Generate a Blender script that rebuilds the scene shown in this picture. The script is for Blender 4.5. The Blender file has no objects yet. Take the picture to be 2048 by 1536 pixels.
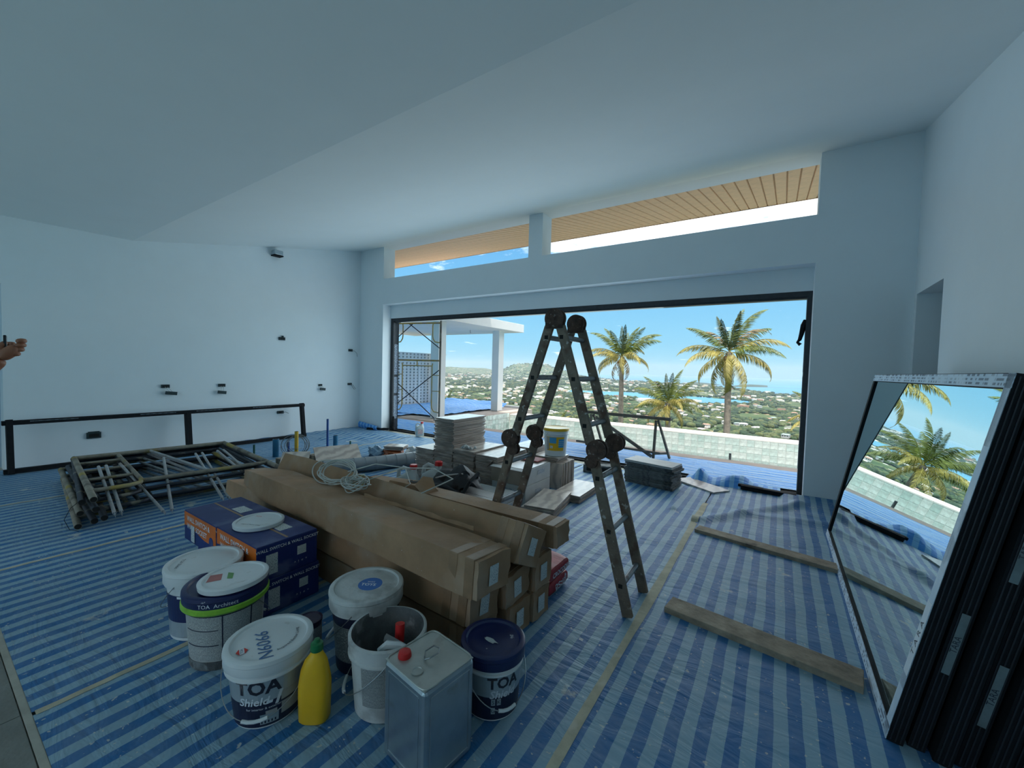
import bpy, bmesh, math, random
import numpy as np
from mathutils import Vector, Matrix, Euler, noise
random.seed(7)
PI = math.pi
SC = bpy.context.scene
COL = SC.collection

# ------------------------------------------------------------------ camera
yaw, pitch, roll = 0.5831, -0.0387, 0.0278
fw = Vector((-math.sin(yaw)*math.cos(pitch), math.cos(yaw)*math.cos(pitch), math.sin(pitch)))
rt = Vector((math.cos(yaw), math.sin(yaw), 0)); up = rt.cross(fw)
r2 = rt*math.cos(roll) + up*math.sin(roll); u2 = -rt*math.sin(roll) + up*math.cos(roll)
cd = bpy.data.cameras.new('camera'); cam = bpy.data.objects.new('camera', cd); COL.objects.link(cam)
cam.matrix_world = Matrix(((r2.x, u2.x, -fw.x, 0), (r2.y, u2.y, -fw.y, 0), (r2.z, u2.z, -fw.z, 1.4), (0, 0, 0, 1)))
cd.sensor_width = 36; cd.lens = 36*809.45/2048; cd.clip_start = 0.02; cd.clip_end = 60000
SC.camera = cam

# ------------------------------------------------------------------ view, world, sun, fill lamps
SC.view_settings.view_transform = 'Standard'; SC.view_settings.look = 'None'
SC.view_settings.exposure = 0.0; SC.view_settings.gamma = 1.0; SC.view_settings.use_curve_mapping = False
SC.cycles.max_bounces = 10; SC.cycles.diffuse_bounces = 6; SC.cycles.sample_clamp_indirect = 6
SC.cycles.caustics_reflective = False; SC.cycles.caustics_refractive = False
try:
    SC.cycles.use_denoising = True
except Exception:
    pass

def lk(nt, a, b): nt.links.new(a, b)
W = bpy.data.worlds.new('sky'); SC.world = W; W.use_nodes = True
nt = W.node_tree; nt.nodes.clear(); N = nt.nodes.new
out = N('ShaderNodeOutputWorld'); bg = N('ShaderNodeBackground'); lk(nt, bg.outputs[0], out.inputs[0])
tc = N('ShaderNodeTexCoord'); sx = N('ShaderNodeSeparateXYZ'); lk(nt, tc.outputs['Generated'], sx.inputs[0])
rp = N('ShaderNodeValToRGB'); lk(nt, sx.outputs[2], rp.inputs[0])
cr = rp.color_ramp; cr.elements[0].position = 0.0; cr.elements[0].color = (.27, .68, .90, 1)
cr.elements[1].position = 1.0; cr.elements[1].color = (.05, .22, .62, 1)
for p, c in ((.08, (.25, .66, .95, 1)), (.2, (.20, .58, .95, 1)), (.4, (.11, .40, .85, 1))):
    e = cr.elements.new(p); e.color = c
# clouds: noise on the direction projected to a cloud deck
mx = N('ShaderNodeMath'); mx.operation = 'ADD'; mx.inputs[1].default_value = .12; lk(nt, sx.outputs[2], mx.inputs[0])
dv = N('ShaderNodeVectorMath'); dv.operation = 'DIVIDE'; lk(nt, tc.outputs['Generated'], dv.inputs[0])
cb = N('ShaderNodeCombineXYZ'); lk(nt, mx.outputs[0], cb.inputs[0]); lk(nt, mx.outputs[0], cb.inputs[1]); cb.inputs[2].default_value = 1
lk(nt, cb.outputs[0], dv.inputs[1])
nz = N('ShaderNodeTexNoise'); nz.inputs['Scale'].default_value = 1.5; nz.inputs['Detail'].default_value = 9; nz.inputs['Roughness'].default_value = .6
lk(nt, dv.outputs[0], nz.inputs['Vector'])
cov = N('ShaderNodeMapRange'); cov.inputs[1].default_value = .13; cov.inputs[2].default_value = .42; cov.inputs[3].default_value = -.075; cov.inputs[4].default_value = .20
lk(nt, sx.outputs[2], cov.inputs[0])
az = N('ShaderNodeMapRange'); az.inputs[1].default_value = -.62; az.inputs[2].default_value = -.2; az.inputs[3].default_value = -.02; az.inputs[4].default_value = .10
lk(nt, sx.outputs[0], az.inputs[0])
cov2 = N('ShaderNodeMapRange'); cov2.inputs[1].default_value = .12; cov2.inputs[2].default_value = .26; cov2.inputs[3].default_value = 0; cov2.inputs[4].default_value = 1
lk(nt, sx.outputs[2], cov2.inputs[0])
azm = N('ShaderNodeMath'); azm.operation = 'MULTIPLY'; lk(nt, az.outputs[0], azm.inputs[0]); lk(nt, cov2.outputs[0], azm.inputs[1])
s1 = N('ShaderNodeMath'); s1.operation = 'ADD'; lk(nt, nz.outputs[0], s1.inputs[0]); lk(nt, cov.outputs[0], s1.inputs[1])
s2 = N('ShaderNodeMath'); s2.operation = 'ADD'; lk(nt, s1.outputs[0], s2.inputs[0]); lk(nt, azm.outputs[0], s2.inputs[1])
cm = N('ShaderNodeMapRange'); cm.inputs[1].default_value = .57; cm.inputs[2].default_value = .70; lk(nt, s2.outputs[0], cm.inputs[0])
mixc = N('ShaderNodeMix'); mixc.data_type = 'RGBA'; lk(nt, cm.outputs[0], mixc.inputs[0])
lk(nt, rp.outputs[0], mixc.inputs[6]); mixc.inputs[7].default_value = (2.1, 2.2, 2.3, 1)
lk(nt, mixc.outputs[2], bg.inputs[0]); bg.inputs[1].default_value = 1.0

sd = bpy.data.lights.new('sun', 'SUN'); sd.energy = 5.2; sd.angle = .0093; sd.color = (1, .96, .88)
sun = bpy.data.objects.new('sun', sd); COL.objects.link(sun)
sdir = Vector((.12, -math.cos(math.radians(72)), math.sin(math.radians(72)))).normalized()
sun.rotation_euler = sdir.to_track_quat('Z', 'Y').to_euler(); sun.location = (0, 0, 30)

def area(name, loc, rot, sx_, sy_, e, c):
    d = bpy.data.lights.new(name, 'AREA'); d.shape = 'RECTANGLE'; d.size = sx_; d.size_y = sy_; d.energy = e; d.color = c
    o = bpy.data.objects.new(name, d); COL.objects.link(o); o.location = loc; o.rotation_euler = rot; return o
# added fill lamp behind the camera, in an assumed opening of the back wall
area('fill_lamp_rear', (-3.6, -3.95, 1.35), (PI/2, 0, 0), 6.6, 2.3, 22, (.70, .92, .98))
# added fill lamp across the front opening, on top of the sky's own light
area('fill_lamp_front', (-4.1, 5.93, 1.25), (-PI/2, 0, 0), 5.4, 2.2, 62, (.72, .92, .98))

# ------------------------------------------------------------------ materials
MC = {}
def mat(name, col, rough=.6, metal=0.0, var=.12, scale=8, col2=None, bump=0, bscale=60, thr=None, spec=.5, alpha=1, trans=0):
    if name in MC: return MC[name]
    m = bpy.data.materials.new(name); m.use_nodes = True; nt = m.node_tree; b = nt.nodes['Principled BSDF']
    b.inputs['Roughness'].default_value = rough; b.inputs['Metallic'].default_value = metal
    b.inputs['Specular IOR Level'].default_value = spec
    if trans: b.inputs['Transmission Weight'].default_value = trans
    N = nt.nodes.new; tc = N('ShaderNodeTexCoord')
    nz = N('ShaderNodeTexNoise'); nz.inputs['Scale'].default_value = scale; nz.inputs['Detail'].default_value = 6; nz.inputs['Roughness'].default_value = .62
    lk(nt, tc.outputs['Object'], nz.inputs['Vector'])
    r = N('ShaderNodeValToRGB'); lk(nt, nz.outputs[0], r.inputs[0])
    c2 = col2 if col2 else tuple(max(0, min(1, x*(1-2.2*var))) for x in col)
    lo, hi = thr if thr else (.32, .68)
    r.color_ramp.elements[0].position = lo; r.color_ramp.elements[0].color = (*c2, 1)
    r.color_ramp.elements[1].position = hi; r.color_ramp.elements[1].color = (*col, 1)
    lk(nt, r.outputs[0], b.inputs['Base Color'])
    if bump:
        n2 = N('ShaderNodeTexNoise'); n2.inputs['Scale'].default_value = bscale; n2.inputs['Detail'].default_value = 5
        lk(nt, tc.outputs['Object'], n2.inputs['Vector'])
        bp = N('ShaderNodeBump'); bp.inputs['Strength'].default_value = bump; bp.inputs['Distance'].default_value = .01
        lk(nt, n2.outputs[0], bp.inputs['Height']); lk(nt, bp.outputs[0], b.inputs['Normal'])
    MC[name] = m; return m

def speck(m, col, scale=40, thr=.66, soft=.03, fac=1.0, detail=3):
    """splashes and spots of another colour over a material"""
    nt = m.node_tree; b = nt.nodes['Principled BSDF']; src = b.inputs['Base Color'].links[0].from_socket
    N = nt.nodes.new; tc = N('ShaderNodeTexCoord'); nz = N('ShaderNodeTexNoise')
    nz.inputs['Scale'].default_value = scale; nz.inputs['Detail'].default_value = detail
    lk(nt, tc.outputs['Object'], nz.inputs['Vector'])
    mr = N('ShaderNodeMapRange'); mr.inputs[1].default_value = thr; mr.inputs[2].default_value = thr+soft; mr.inputs[4].default_value = fac
    lk(nt, nz.outputs[0], mr.inputs[0])
    mx = N('ShaderNodeMix'); mx.data_type = 'RGBA'; lk(nt, mr.outputs[0], mx.inputs[0]); lk(nt, src, mx.inputs[6]); mx.inputs[7].default_value = (*col, 1)
    lk(nt, mx.outputs[2], b.inputs['Base Color']); return m

def tarp_mat(name, blue, light, period=.10, axis=0, phase=0.0, bump=.55, dirt=.6):
    m = bpy.data.materials.new(name); m.use_nodes = True; nt = m.node_tree; b = nt.nodes['Principled BSDF']
    b.inputs['Roughness'].default_value = .52; b.inputs['Specular IOR Level'].default_value = .35
    N = nt.nodes.new; tc = N('ShaderNodeTexCoord'); sp = N('ShaderNodeSeparateXYZ'); lk(nt, tc.outputs['Object'], sp.inputs[0])
    wn = N('ShaderNodeTexNoise'); wn.inputs['Scale'].default_value = 3; wn.inputs['Detail'].default_value = 3; lk(nt, tc.outputs['Object'], wn.inputs['Vector'])
    wm = N('ShaderNodeMath'); wm.operation = 'MULTIPLY_ADD'; wm.inputs[1].default_value = .02; lk(nt, wn.outputs[0], wm.inputs[0]); lk(nt, sp.outputs[axis], wm.inputs[2])
    sc = N('ShaderNodeMath'); sc.operation = 'MULTIPLY_ADD'; sc.inputs[1].default_value = 1/period; sc.inputs[2].default_value = phase; lk(nt, wm.outputs[0], sc.inputs[0])
    fr = N('ShaderNodeMath'); fr.operation = 'FRACT'; lk(nt, sc.outputs[0], fr.inputs[0])
    gt = N('ShaderNodeMath'); gt.operation = 'GREATER_THAN'; gt.inputs[1].default_value = .5; lk(nt, fr.outputs[0], gt.inputs[0])
    mx = N('ShaderNodeMix'); mx.data_type = 'RGBA'; lk(nt, gt.outputs[0], mx.inputs[0]); mx.inputs[6].default_value = (*blue, 1); mx.inputs[7].default_value = (*light, 1)
    # worn, dusty tone
    dn = N('ShaderNodeTexNoise'); dn.inputs['Scale'].default_value = 5; dn.inputs['Detail'].default_value = 9; dn.inputs['Roughness'].default_value = .7; lk(nt, tc.outputs['Object'], dn.inputs['Vector'])
    dm = N('ShaderNodeMapRange'); dm.inputs[1].default_value = .4; dm.inputs[2].default_value = .75; dm.inputs[4].default_value = .35*dirt; lk(nt, dn.outputs[0], dm.inputs[0])
    m2 = N('ShaderNodeMix'); m2.data_type = 'RGBA'; lk(nt, dm.outputs[0], m2.inputs[0]); lk(nt, mx.outputs[2], m2.inputs[6]); m2.inputs[7].default_value = (.48, .50, .47, 1)
    last = m2.outputs[2]
    for scl, th, fac, det in ((2.3, .655, .75, 9), (22, .70, .85, 2), (55, .715, .8, 1)):
        n3 = N('ShaderNodeTexNoise'); n3.inputs['Scale'].default_value = scl; n3.inputs['Detail'].default_value = det; n3.inputs['Roughness'].default_value = .6
        lk(nt, tc.outputs['Object'], n3.inputs['Vector'])
        r3 = N('ShaderNodeMapRange'); r3.inputs[1].default_value = th; r3.inputs[2].default_value = th+.03; r3.inputs[4].default_value = fac*min(1, dirt*1.3); lk(nt, n3.outputs[0], r3.inputs[0])
        m3 = N('ShaderNodeMix'); m3.data_type = 'RGBA'; lk(nt, r3.outputs[0], m3.inputs[0]); lk(nt, last, m3.inputs[6]); m3.inputs[7].default_value = (.60, .59, .50, 1); last = m3.outputs[2]
    lk(nt, last, b.inputs['Base Color'])
    mp = N('ShaderNodeMapping'); lk(nt, tc.outputs['Object'], mp.inputs[0])
    mp.inputs['Scale'].default_value = (3, 10, 4) if axis == 0 else (10, 3, 4)
    bn = N('ShaderNodeTexNoise'); bn.inputs['Scale'].default_value = 1; bn.inputs['Detail'].default_value = 3.5; bn.inputs['Roughness'].default_value = .55; bn.inputs['Distortion'].default_value = 1.2
    lk(nt, mp.outputs[0], bn.inputs['Vector'])
    bp = N('ShaderNodeBump'); bp.inputs['Strength'].default_value = bump; bp.inputs['Distance'].default_value = .03; lk(nt, bn.outputs[0], bp.inputs['Height'])
    wv = N('ShaderNodeTexWave'); wv.inputs['Scale'].default_value = 90; wv.bands_direction = 'DIAGONAL'; lk(nt, tc.outputs['Object'], wv.inputs['Vector'])
    b2 = N('ShaderNodeBump'); b2.inputs['Strength'].default_value = .08; b2.inputs['Distance'].default_value = .002; lk(nt, wv.outputs[1], b2.inputs['Height']); lk(nt, bp.outputs[0], b2.inputs['Normal'])
    lk(nt, b2.outputs[0], b.inputs['Normal']); MC[name] = m; return m

def marble_mat(name, c1, c2, scale=3.0, rough=.25):
    m = bpy.data.materials.new(name); m.use_nodes = True; nt = m.node_tree; b = nt.nodes['Principled BSDF']; b.inputs['Roughness'].default_value = rough
    N = nt.nodes.new; tc = N('ShaderNodeTexCoord'); oi = N('ShaderNodeObjectInfo')
    ad = N('ShaderNodeVectorMath'); ad.operation = 'ADD'; lk(nt, tc.outputs['Object'], ad.inputs[0]); lk(nt, oi.outputs['Random'], ad.inputs[1])
    wv = N('ShaderNodeTexWave'); wv.inputs['Scale'].default_value = scale; wv.inputs['Distortion'].default_value = 7; wv.inputs['Detail'].default_value = 4; wv.inputs['Detail Scale'].default_value = 1.5
    lk(nt, ad.outputs[0], wv.inputs['Vector'])
    r = N('ShaderNodeValToRGB'); r.color_ramp.elements[0].color = (*c2, 1); r.color_ramp.elements[1].color = (*c1, 1); r.color_ramp.elements[0].position = .1; r.color_ramp.elements[1].position = .8
    lk(nt, wv.outputs[1], r.inputs[0])
    hs = N('ShaderNodeHueSaturation'); mr = N('ShaderNodeMapRange'); mr.inputs[3].default_value = .82; mr.inputs[4].default_value = 1.12; lk(nt, oi.outputs['Random'], mr.inputs[0]); lk(nt, mr.outputs[0], hs.inputs['Value'])
    lk(nt, r.outputs[0], hs.inputs['Color']); lk(nt, hs.outputs[0], b.inputs['Base Color']); MC[name] = m; return m

def print_mat(name, bg, ink, rows=90, cols=260, thr=.5, axis=(0, 1)):
    """paper with rows of small print"""
    m = bpy.data.materials.new(name); m.use_nodes = True; nt = m.node_tree; b = nt.nodes['Principled BSDF']; b.inputs['Roughness'].default_value = .55
    N = nt.nodes.new; tc = N('ShaderNodeTexCoord'); sp = N('ShaderNodeSeparateXYZ'); lk(nt, tc.outputs['UV'], sp.inputs[0])
    a = N('ShaderNodeMath'); a.operation = 'MULTIPLY'; a.inputs[1].default_value = rows; lk(nt, sp.outputs[1], a.inputs[0])
    f = N('ShaderNodeMath'); f.operation = 'FRACT'; lk(nt, a.outputs[0], f.inputs[0]); fl = N('ShaderNodeMath'); fl.operation = 'FLOOR'; lk(nt, a.outputs[0], fl.inputs[0])
    g = N('ShaderNodeMath'); g.operation = 'GREATER_THAN'; g.inputs[1].default_value = .45; lk(nt, f.outputs[0], g.inputs[0])
    x = N('ShaderNodeMath'); x.operation = 'MULTIPLY'; x.inputs[1].default_value = cols; lk(nt, sp.outputs[0], x.inputs[0])
    cb = N('ShaderNodeCombineXYZ'); lk(nt, x.outputs[0], cb.inputs[0]); lk(nt, fl.outputs[0], cb.inputs[1])
    nz = N('ShaderNodeTexNoise'); nz.inputs['Scale'].default_value = .9; nz.inputs['Detail'].default_value = 2; lk(nt, cb.outputs[0], nz.inputs['Vector'])
    h = N('ShaderNodeMath'); h.operation = 'GREATER_THAN'; h.inputs[1].default_value = thr; lk(nt, nz.outputs[0], h.inputs[0])
    k = N('ShaderNodeMath'); k.operation = 'MULTIPLY'; lk(nt, g.outputs[0], k.inputs[0]); lk(nt, h.outputs[0], k.inputs[1])
    mx = N('ShaderNodeMix'); mx.data_type = 'RGBA'; lk(nt, k.outputs[0], mx.inputs[0]); mx.inputs[6].default_value = (*bg, 1); mx.inputs[7].default_value = (*ink, 1)
    lk(nt, mx.outputs[2], b.inputs['Base Color']); MC[name] = m; return m

m_wall = mat('white_plaster', (.80, .83, .84), .9, var=.012, scale=3, bump=.05, bscale=220)
m_ceil = mat('white_ceiling', (.79, .83, .83), .92, var=.01, scale=2)
m_recess = mat('grey_recess', (.42, .52, .60), .9, var=.03)
m_conc = mat('grey_floor_tile', (.22, .23, .21), .7, var=.14, scale=5, bump=.2)
m_grout = mat('pale_grout', (.42, .42, .36), .85)
m_dark = mat('dark_aluminium', (.035, .038, .045), .42, .3, var=.15, scale=20)
m_black = mat('black_frame', (.010, .011, .014), .8, .0, var=.2, scale=25, spec=.25)
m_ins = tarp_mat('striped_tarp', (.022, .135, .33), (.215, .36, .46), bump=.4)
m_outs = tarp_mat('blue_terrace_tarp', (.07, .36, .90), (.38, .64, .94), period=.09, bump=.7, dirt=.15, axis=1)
m_crump = tarp_mat('crumpled_tarp', (.04, .26, .72), (.20, .48, .82), period=.10, bump=.6, dirt=.3)
m_tape = speck(mat('dusty_masking_tape', (.52, .49, .36), .8, var=.12, scale=14), (.62, .60, .52), 9, .6, .1, .5)
m_card = speck(mat('brown_cardboard', (.40, .235, .13), .8, var=.13, scale=4, bump=.25, bscale=25), (.48, .42, .36), 3.0, .5, .25, .5, 8)
speck(m_card, (.65, .63, .6), 60, .74, .02, .8)
m_cardd = mat('packing_tape', (.34, .20, .11), .5, var=.15, scale=12)
m_label = print_mat('white_sticker', (.60, .63, .62), (.22, .25, .28), 13, 22, .54)
m_rust = speck(speck(mat('grimy_grey_metal', (.26, .20, .15), .7, .3, var=.2, scale=12, bump=.3, bscale=80), (.11, .05, .03), 9, .54, .1, .8, 6), (.50, .47, .43), 30, .62, .05, .8, 5)
m_rust2 = speck(mat('rusty_hinge', (.13, .075, .055), .75, .3, var=.3, scale=20, bump=.5, bscale=90), (.36, .32, .28), 50, .62, .06, .6)
m_rung = speck(mat('galvanised_rung', (.25, .26, .27), .5, .5, var=.15, scale=15), (.08, .05, .035), 14, .56, .1, .7)
m_hole = mat('dark_hole', (.01, .01, .01), .9)
m_wood = speck(mat('weathered_timber', (.40, .325, .24), .85, var=.25, scale=9, bump=.5, bscale=40), (.09, .07, .055), 6, .62, .06, .8, 9)
m_trest = mat('grey_timber', (.20, .17, .13), .85, var=.2, scale=9, bump=.4)
m_scaf = speck(speck(mat('concrete_smeared_tube', (.30, .275, .22), .75, .2, var=.2, scale=7, bump=.4), (.10, .085, .07), 5, .52, .1, .8, 6), (.40, .30, .05), 2.5, .58, .06, .7)
m_scafy = speck(mat('yellow_scaffold_tube', (.50, .38, .12), .6, .1, var=.12, scale=6), (.30, .25, .2), 7, .5, .12, .8)
m_scafd = speck(mat('dark_scaffold_tube', (.045, .05, .065), .5, .4, var=.2, scale=8), (.30, .27, .2), 8, .58, .08, .7)
m_brace = speck(mat('pale_brace_tube', (.40, .41, .42), .5, .4, var=.1), (.2, .15, .1), 12, .6, .1, .7)
m_white = mat('white_plastic', (.66, .70, .71), .35, var=.03, scale=5)
speck(m_white, (.35, .34, .3), 18, .66, .08, .4)
m_wdirty = speck(mat('dirty_white_plastic', (.55, .57, .56), .5, var=.08, scale=8, bump=.2), (.22, .21, .2), 7, .52, .1, .55, 7)
m_grime = speck(mat('grimy_pail_inside', (.17, .18, .185), .6, var=.25, scale=9, bump=.3), (.35, .36, .36), 12, .6, .08, .6)
m_navy = speck(mat('navy_plastic', (.012, .022, .10), .33, var=.12, scale=6), (.5, .53, .55), 26, .70, .03, .8)
m_navyd = mat('dark_navy_print', (.012, .015, .045), .45, var=.1)
m_blueart = mat('blue_print', (.03, .16, .50), .45, var=.1)
m_silver = mat('silver_print', (.42, .49, .53), .3, .35, var=.1, scale=4)
m_purple = mat('purple_lid', (.03, .022, .06), .35, var=.15)
m_lime = mat('lime_rim', (.28, .60, .05), .4, var=.15, scale=20)
m_text_d = mat('dark_ink', (.012, .015, .03), .5, var=0)
m_text_b = mat('blue_marker_ink', (.05, .14, .32), .5, var=0)
m_text_w = mat('white_ink', (.66, .70, .74), .5, var=0)
m_text_r = mat('red_ink', (.6, .04, .03), .5, var=0)
m_spec = print_mat('data_print', (.42, .44, .42), (.20, .21, .22), 34, 150, .46)
m_spec2 = print_mat('small_print', (.36, .38, .37), (.10, .11, .12), 30, 160, .44)
m_wire = mat('steel_wire', (.35, .36, .36), .35, .9)
m_yel = mat('yellow_plastic', (.78, .46, .012), .32, var=.05)
m_green = mat('green_cap', (.01, .17, .055), .4)
m_red = mat('red_plastic', (.62, .02, .02), .4, var=.08)
m_bagred = speck(mat('red_sack', (.42, .02, .03), .5, var=.15, scale=9, bump=.35, bscale=22), (.66, .6, .55), 30, .72, .03, .6)
m_tin = speck(mat('tin_plate', (.50, .56, .60), .30, .85, var=.14, scale=4, bump=.06, bscale=12), (.3, .28, .25), 9, .62, .1, .6)
m_tintop = speck(mat('dull_tin_top', (.46, .48, .45), .48, .6, var=.12, scale=6), (.28, .27, .24), 12, .58, .1, .6)
m_boxb = speck(mat('blue_box_print', (.008, .028, .17), .5, var=.12, scale=5), (.2, .22, .32), 6, .6, .1, .4)
m_boxt = speck(mat('faded_blue_box_top', (.035, .055, .20), .6, var=.15, scale=4), (.22, .24, .33), 4, .5, .2, .5, 8)
m_boxo = mat('orange_box_print', (.72, .16, .012), .5, var=.1)
m_marb = marble_mat('beige_marble', (.60, .53, .46), (.42, .37, .33))
m_marbg = marble_mat('grey_stone_edge', (.36, .29, .245), (.25, .20, .17), 1.2, .6)
m_slate = speck(mat('rough_grey_stone', (.20, .22, .225), .85, var=.3, scale=14, bump=.9, bscale=30), (.05, .055, .06), 12, .55, .06, .8, 6)
m_cartw = mat('white_tile_carton', (.52, .53, .52), .6, var=.06)
m_cartlab = print_mat('carton_label', (.50, .53, .55), (.10, .15, .24), 7, 16, .5)
m_kraft = mat('kraft_board', (.36, .30, .24), .8, var=.1)
m_bagblk = mat('black_cloth', (.012, .013, .017), .65, var=.2, bump=.5, bscale=20)
m_zip = mat('pale_zip', (.5, .48, .46), .6)
m_clear = mat('cloudy_plastic', (.62, .68, .68), .3, var=.03, trans=.25)
m_duct = mat('grey_duct_foil', (.26, .29, .31), .38, .55, var=.08)
m_cable = mat('white_cable', (.52, .52, .48), .5, var=.08)
m_cablec = mat('grey_cable', (.18, .19, .19), .5, var=.1)
m_pvc = mat('blue_pvc_pipe', (.02, .16, .30), .4)
m_pvcd = mat('deep_blue_pvc_pipe', (.012, .07, .28), .4)
m_pvcg = mat('green_pipe', (.02, .11, .08), .4)
m_pvcy = mat('yellow_conduit', (.60, .38, .03), .45)
m_box_e = mat('dark_green_back_box', (.01, .035, .04), .6, var=.2)
m_skin = mat('brown_skin', (.36, .135, .07), .5, var=.05, scale=20, bump=.1)
m_shirt = mat('grey_cotton', (.16, .17, .19), .9)
m_short = mat('dark_cotton', (.04, .045, .06), .9)
m_hair = mat('black_hair', (.012, .01, .01), .6)
m_phone = mat('black_phone', (.012, .012, .014), .2)
m_ext = mat('white_render', (.78, .79, .77), .85, var=.03, scale=2)
m_deck = speck(mat('beige_terrace_stone', (.50, .42, .36), .8, var=.1, scale=3, bump=.2), (.33, .29, .26), 2, .55, .15, .5)
m_cope = mat('white_coping_stone', (.80, .76, .70), .7, var=.05, scale=5)
m_grt = mat('pool_grout', (.92, .95, .92), .8)
m_ptile = [mat('green_pool_tile_%s' % n, c, .35, var=.22, scale=9) for n, c in (('pale', (.78, .86, .80)), ('mid', (.66, .79, .73)), ('deep', (.54, .69, .63)))]
m_soff = mat('honey_soffit_board', (.80, .47, .25), .55, var=.07, scale=10)
m_groove = mat('soffit_groove', (.42, .25, .13), .7)
m_trunk = mat('palm_trunk', (.30, .25, .20), .9, var=.25, scale=3, bump=.5, bscale=8)
m_fr = [mat('palm_frond_%s' % n, c, .55, var=.3, scale=1.2) for n, c in (('green', (.17, .21, .035)), ('yellow', (.38, .32, .07)), ('dry', (.36, .26, .13)), ('dark', (.07, .10, .03)))]
m_coco = mat('coconut_husk', (.22, .12, .04), .7)
m_tree = [mat('foliage_%s' % n, c, .9, var=.35, scale=.35) for n, c in (('deep', (.030, .065, .030)), ('mid', (.055, .10, .035)), ('olive', (.12, .15, .05)))]
m_sand = mat('sand', (.62, .56, .42), .9)

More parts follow.
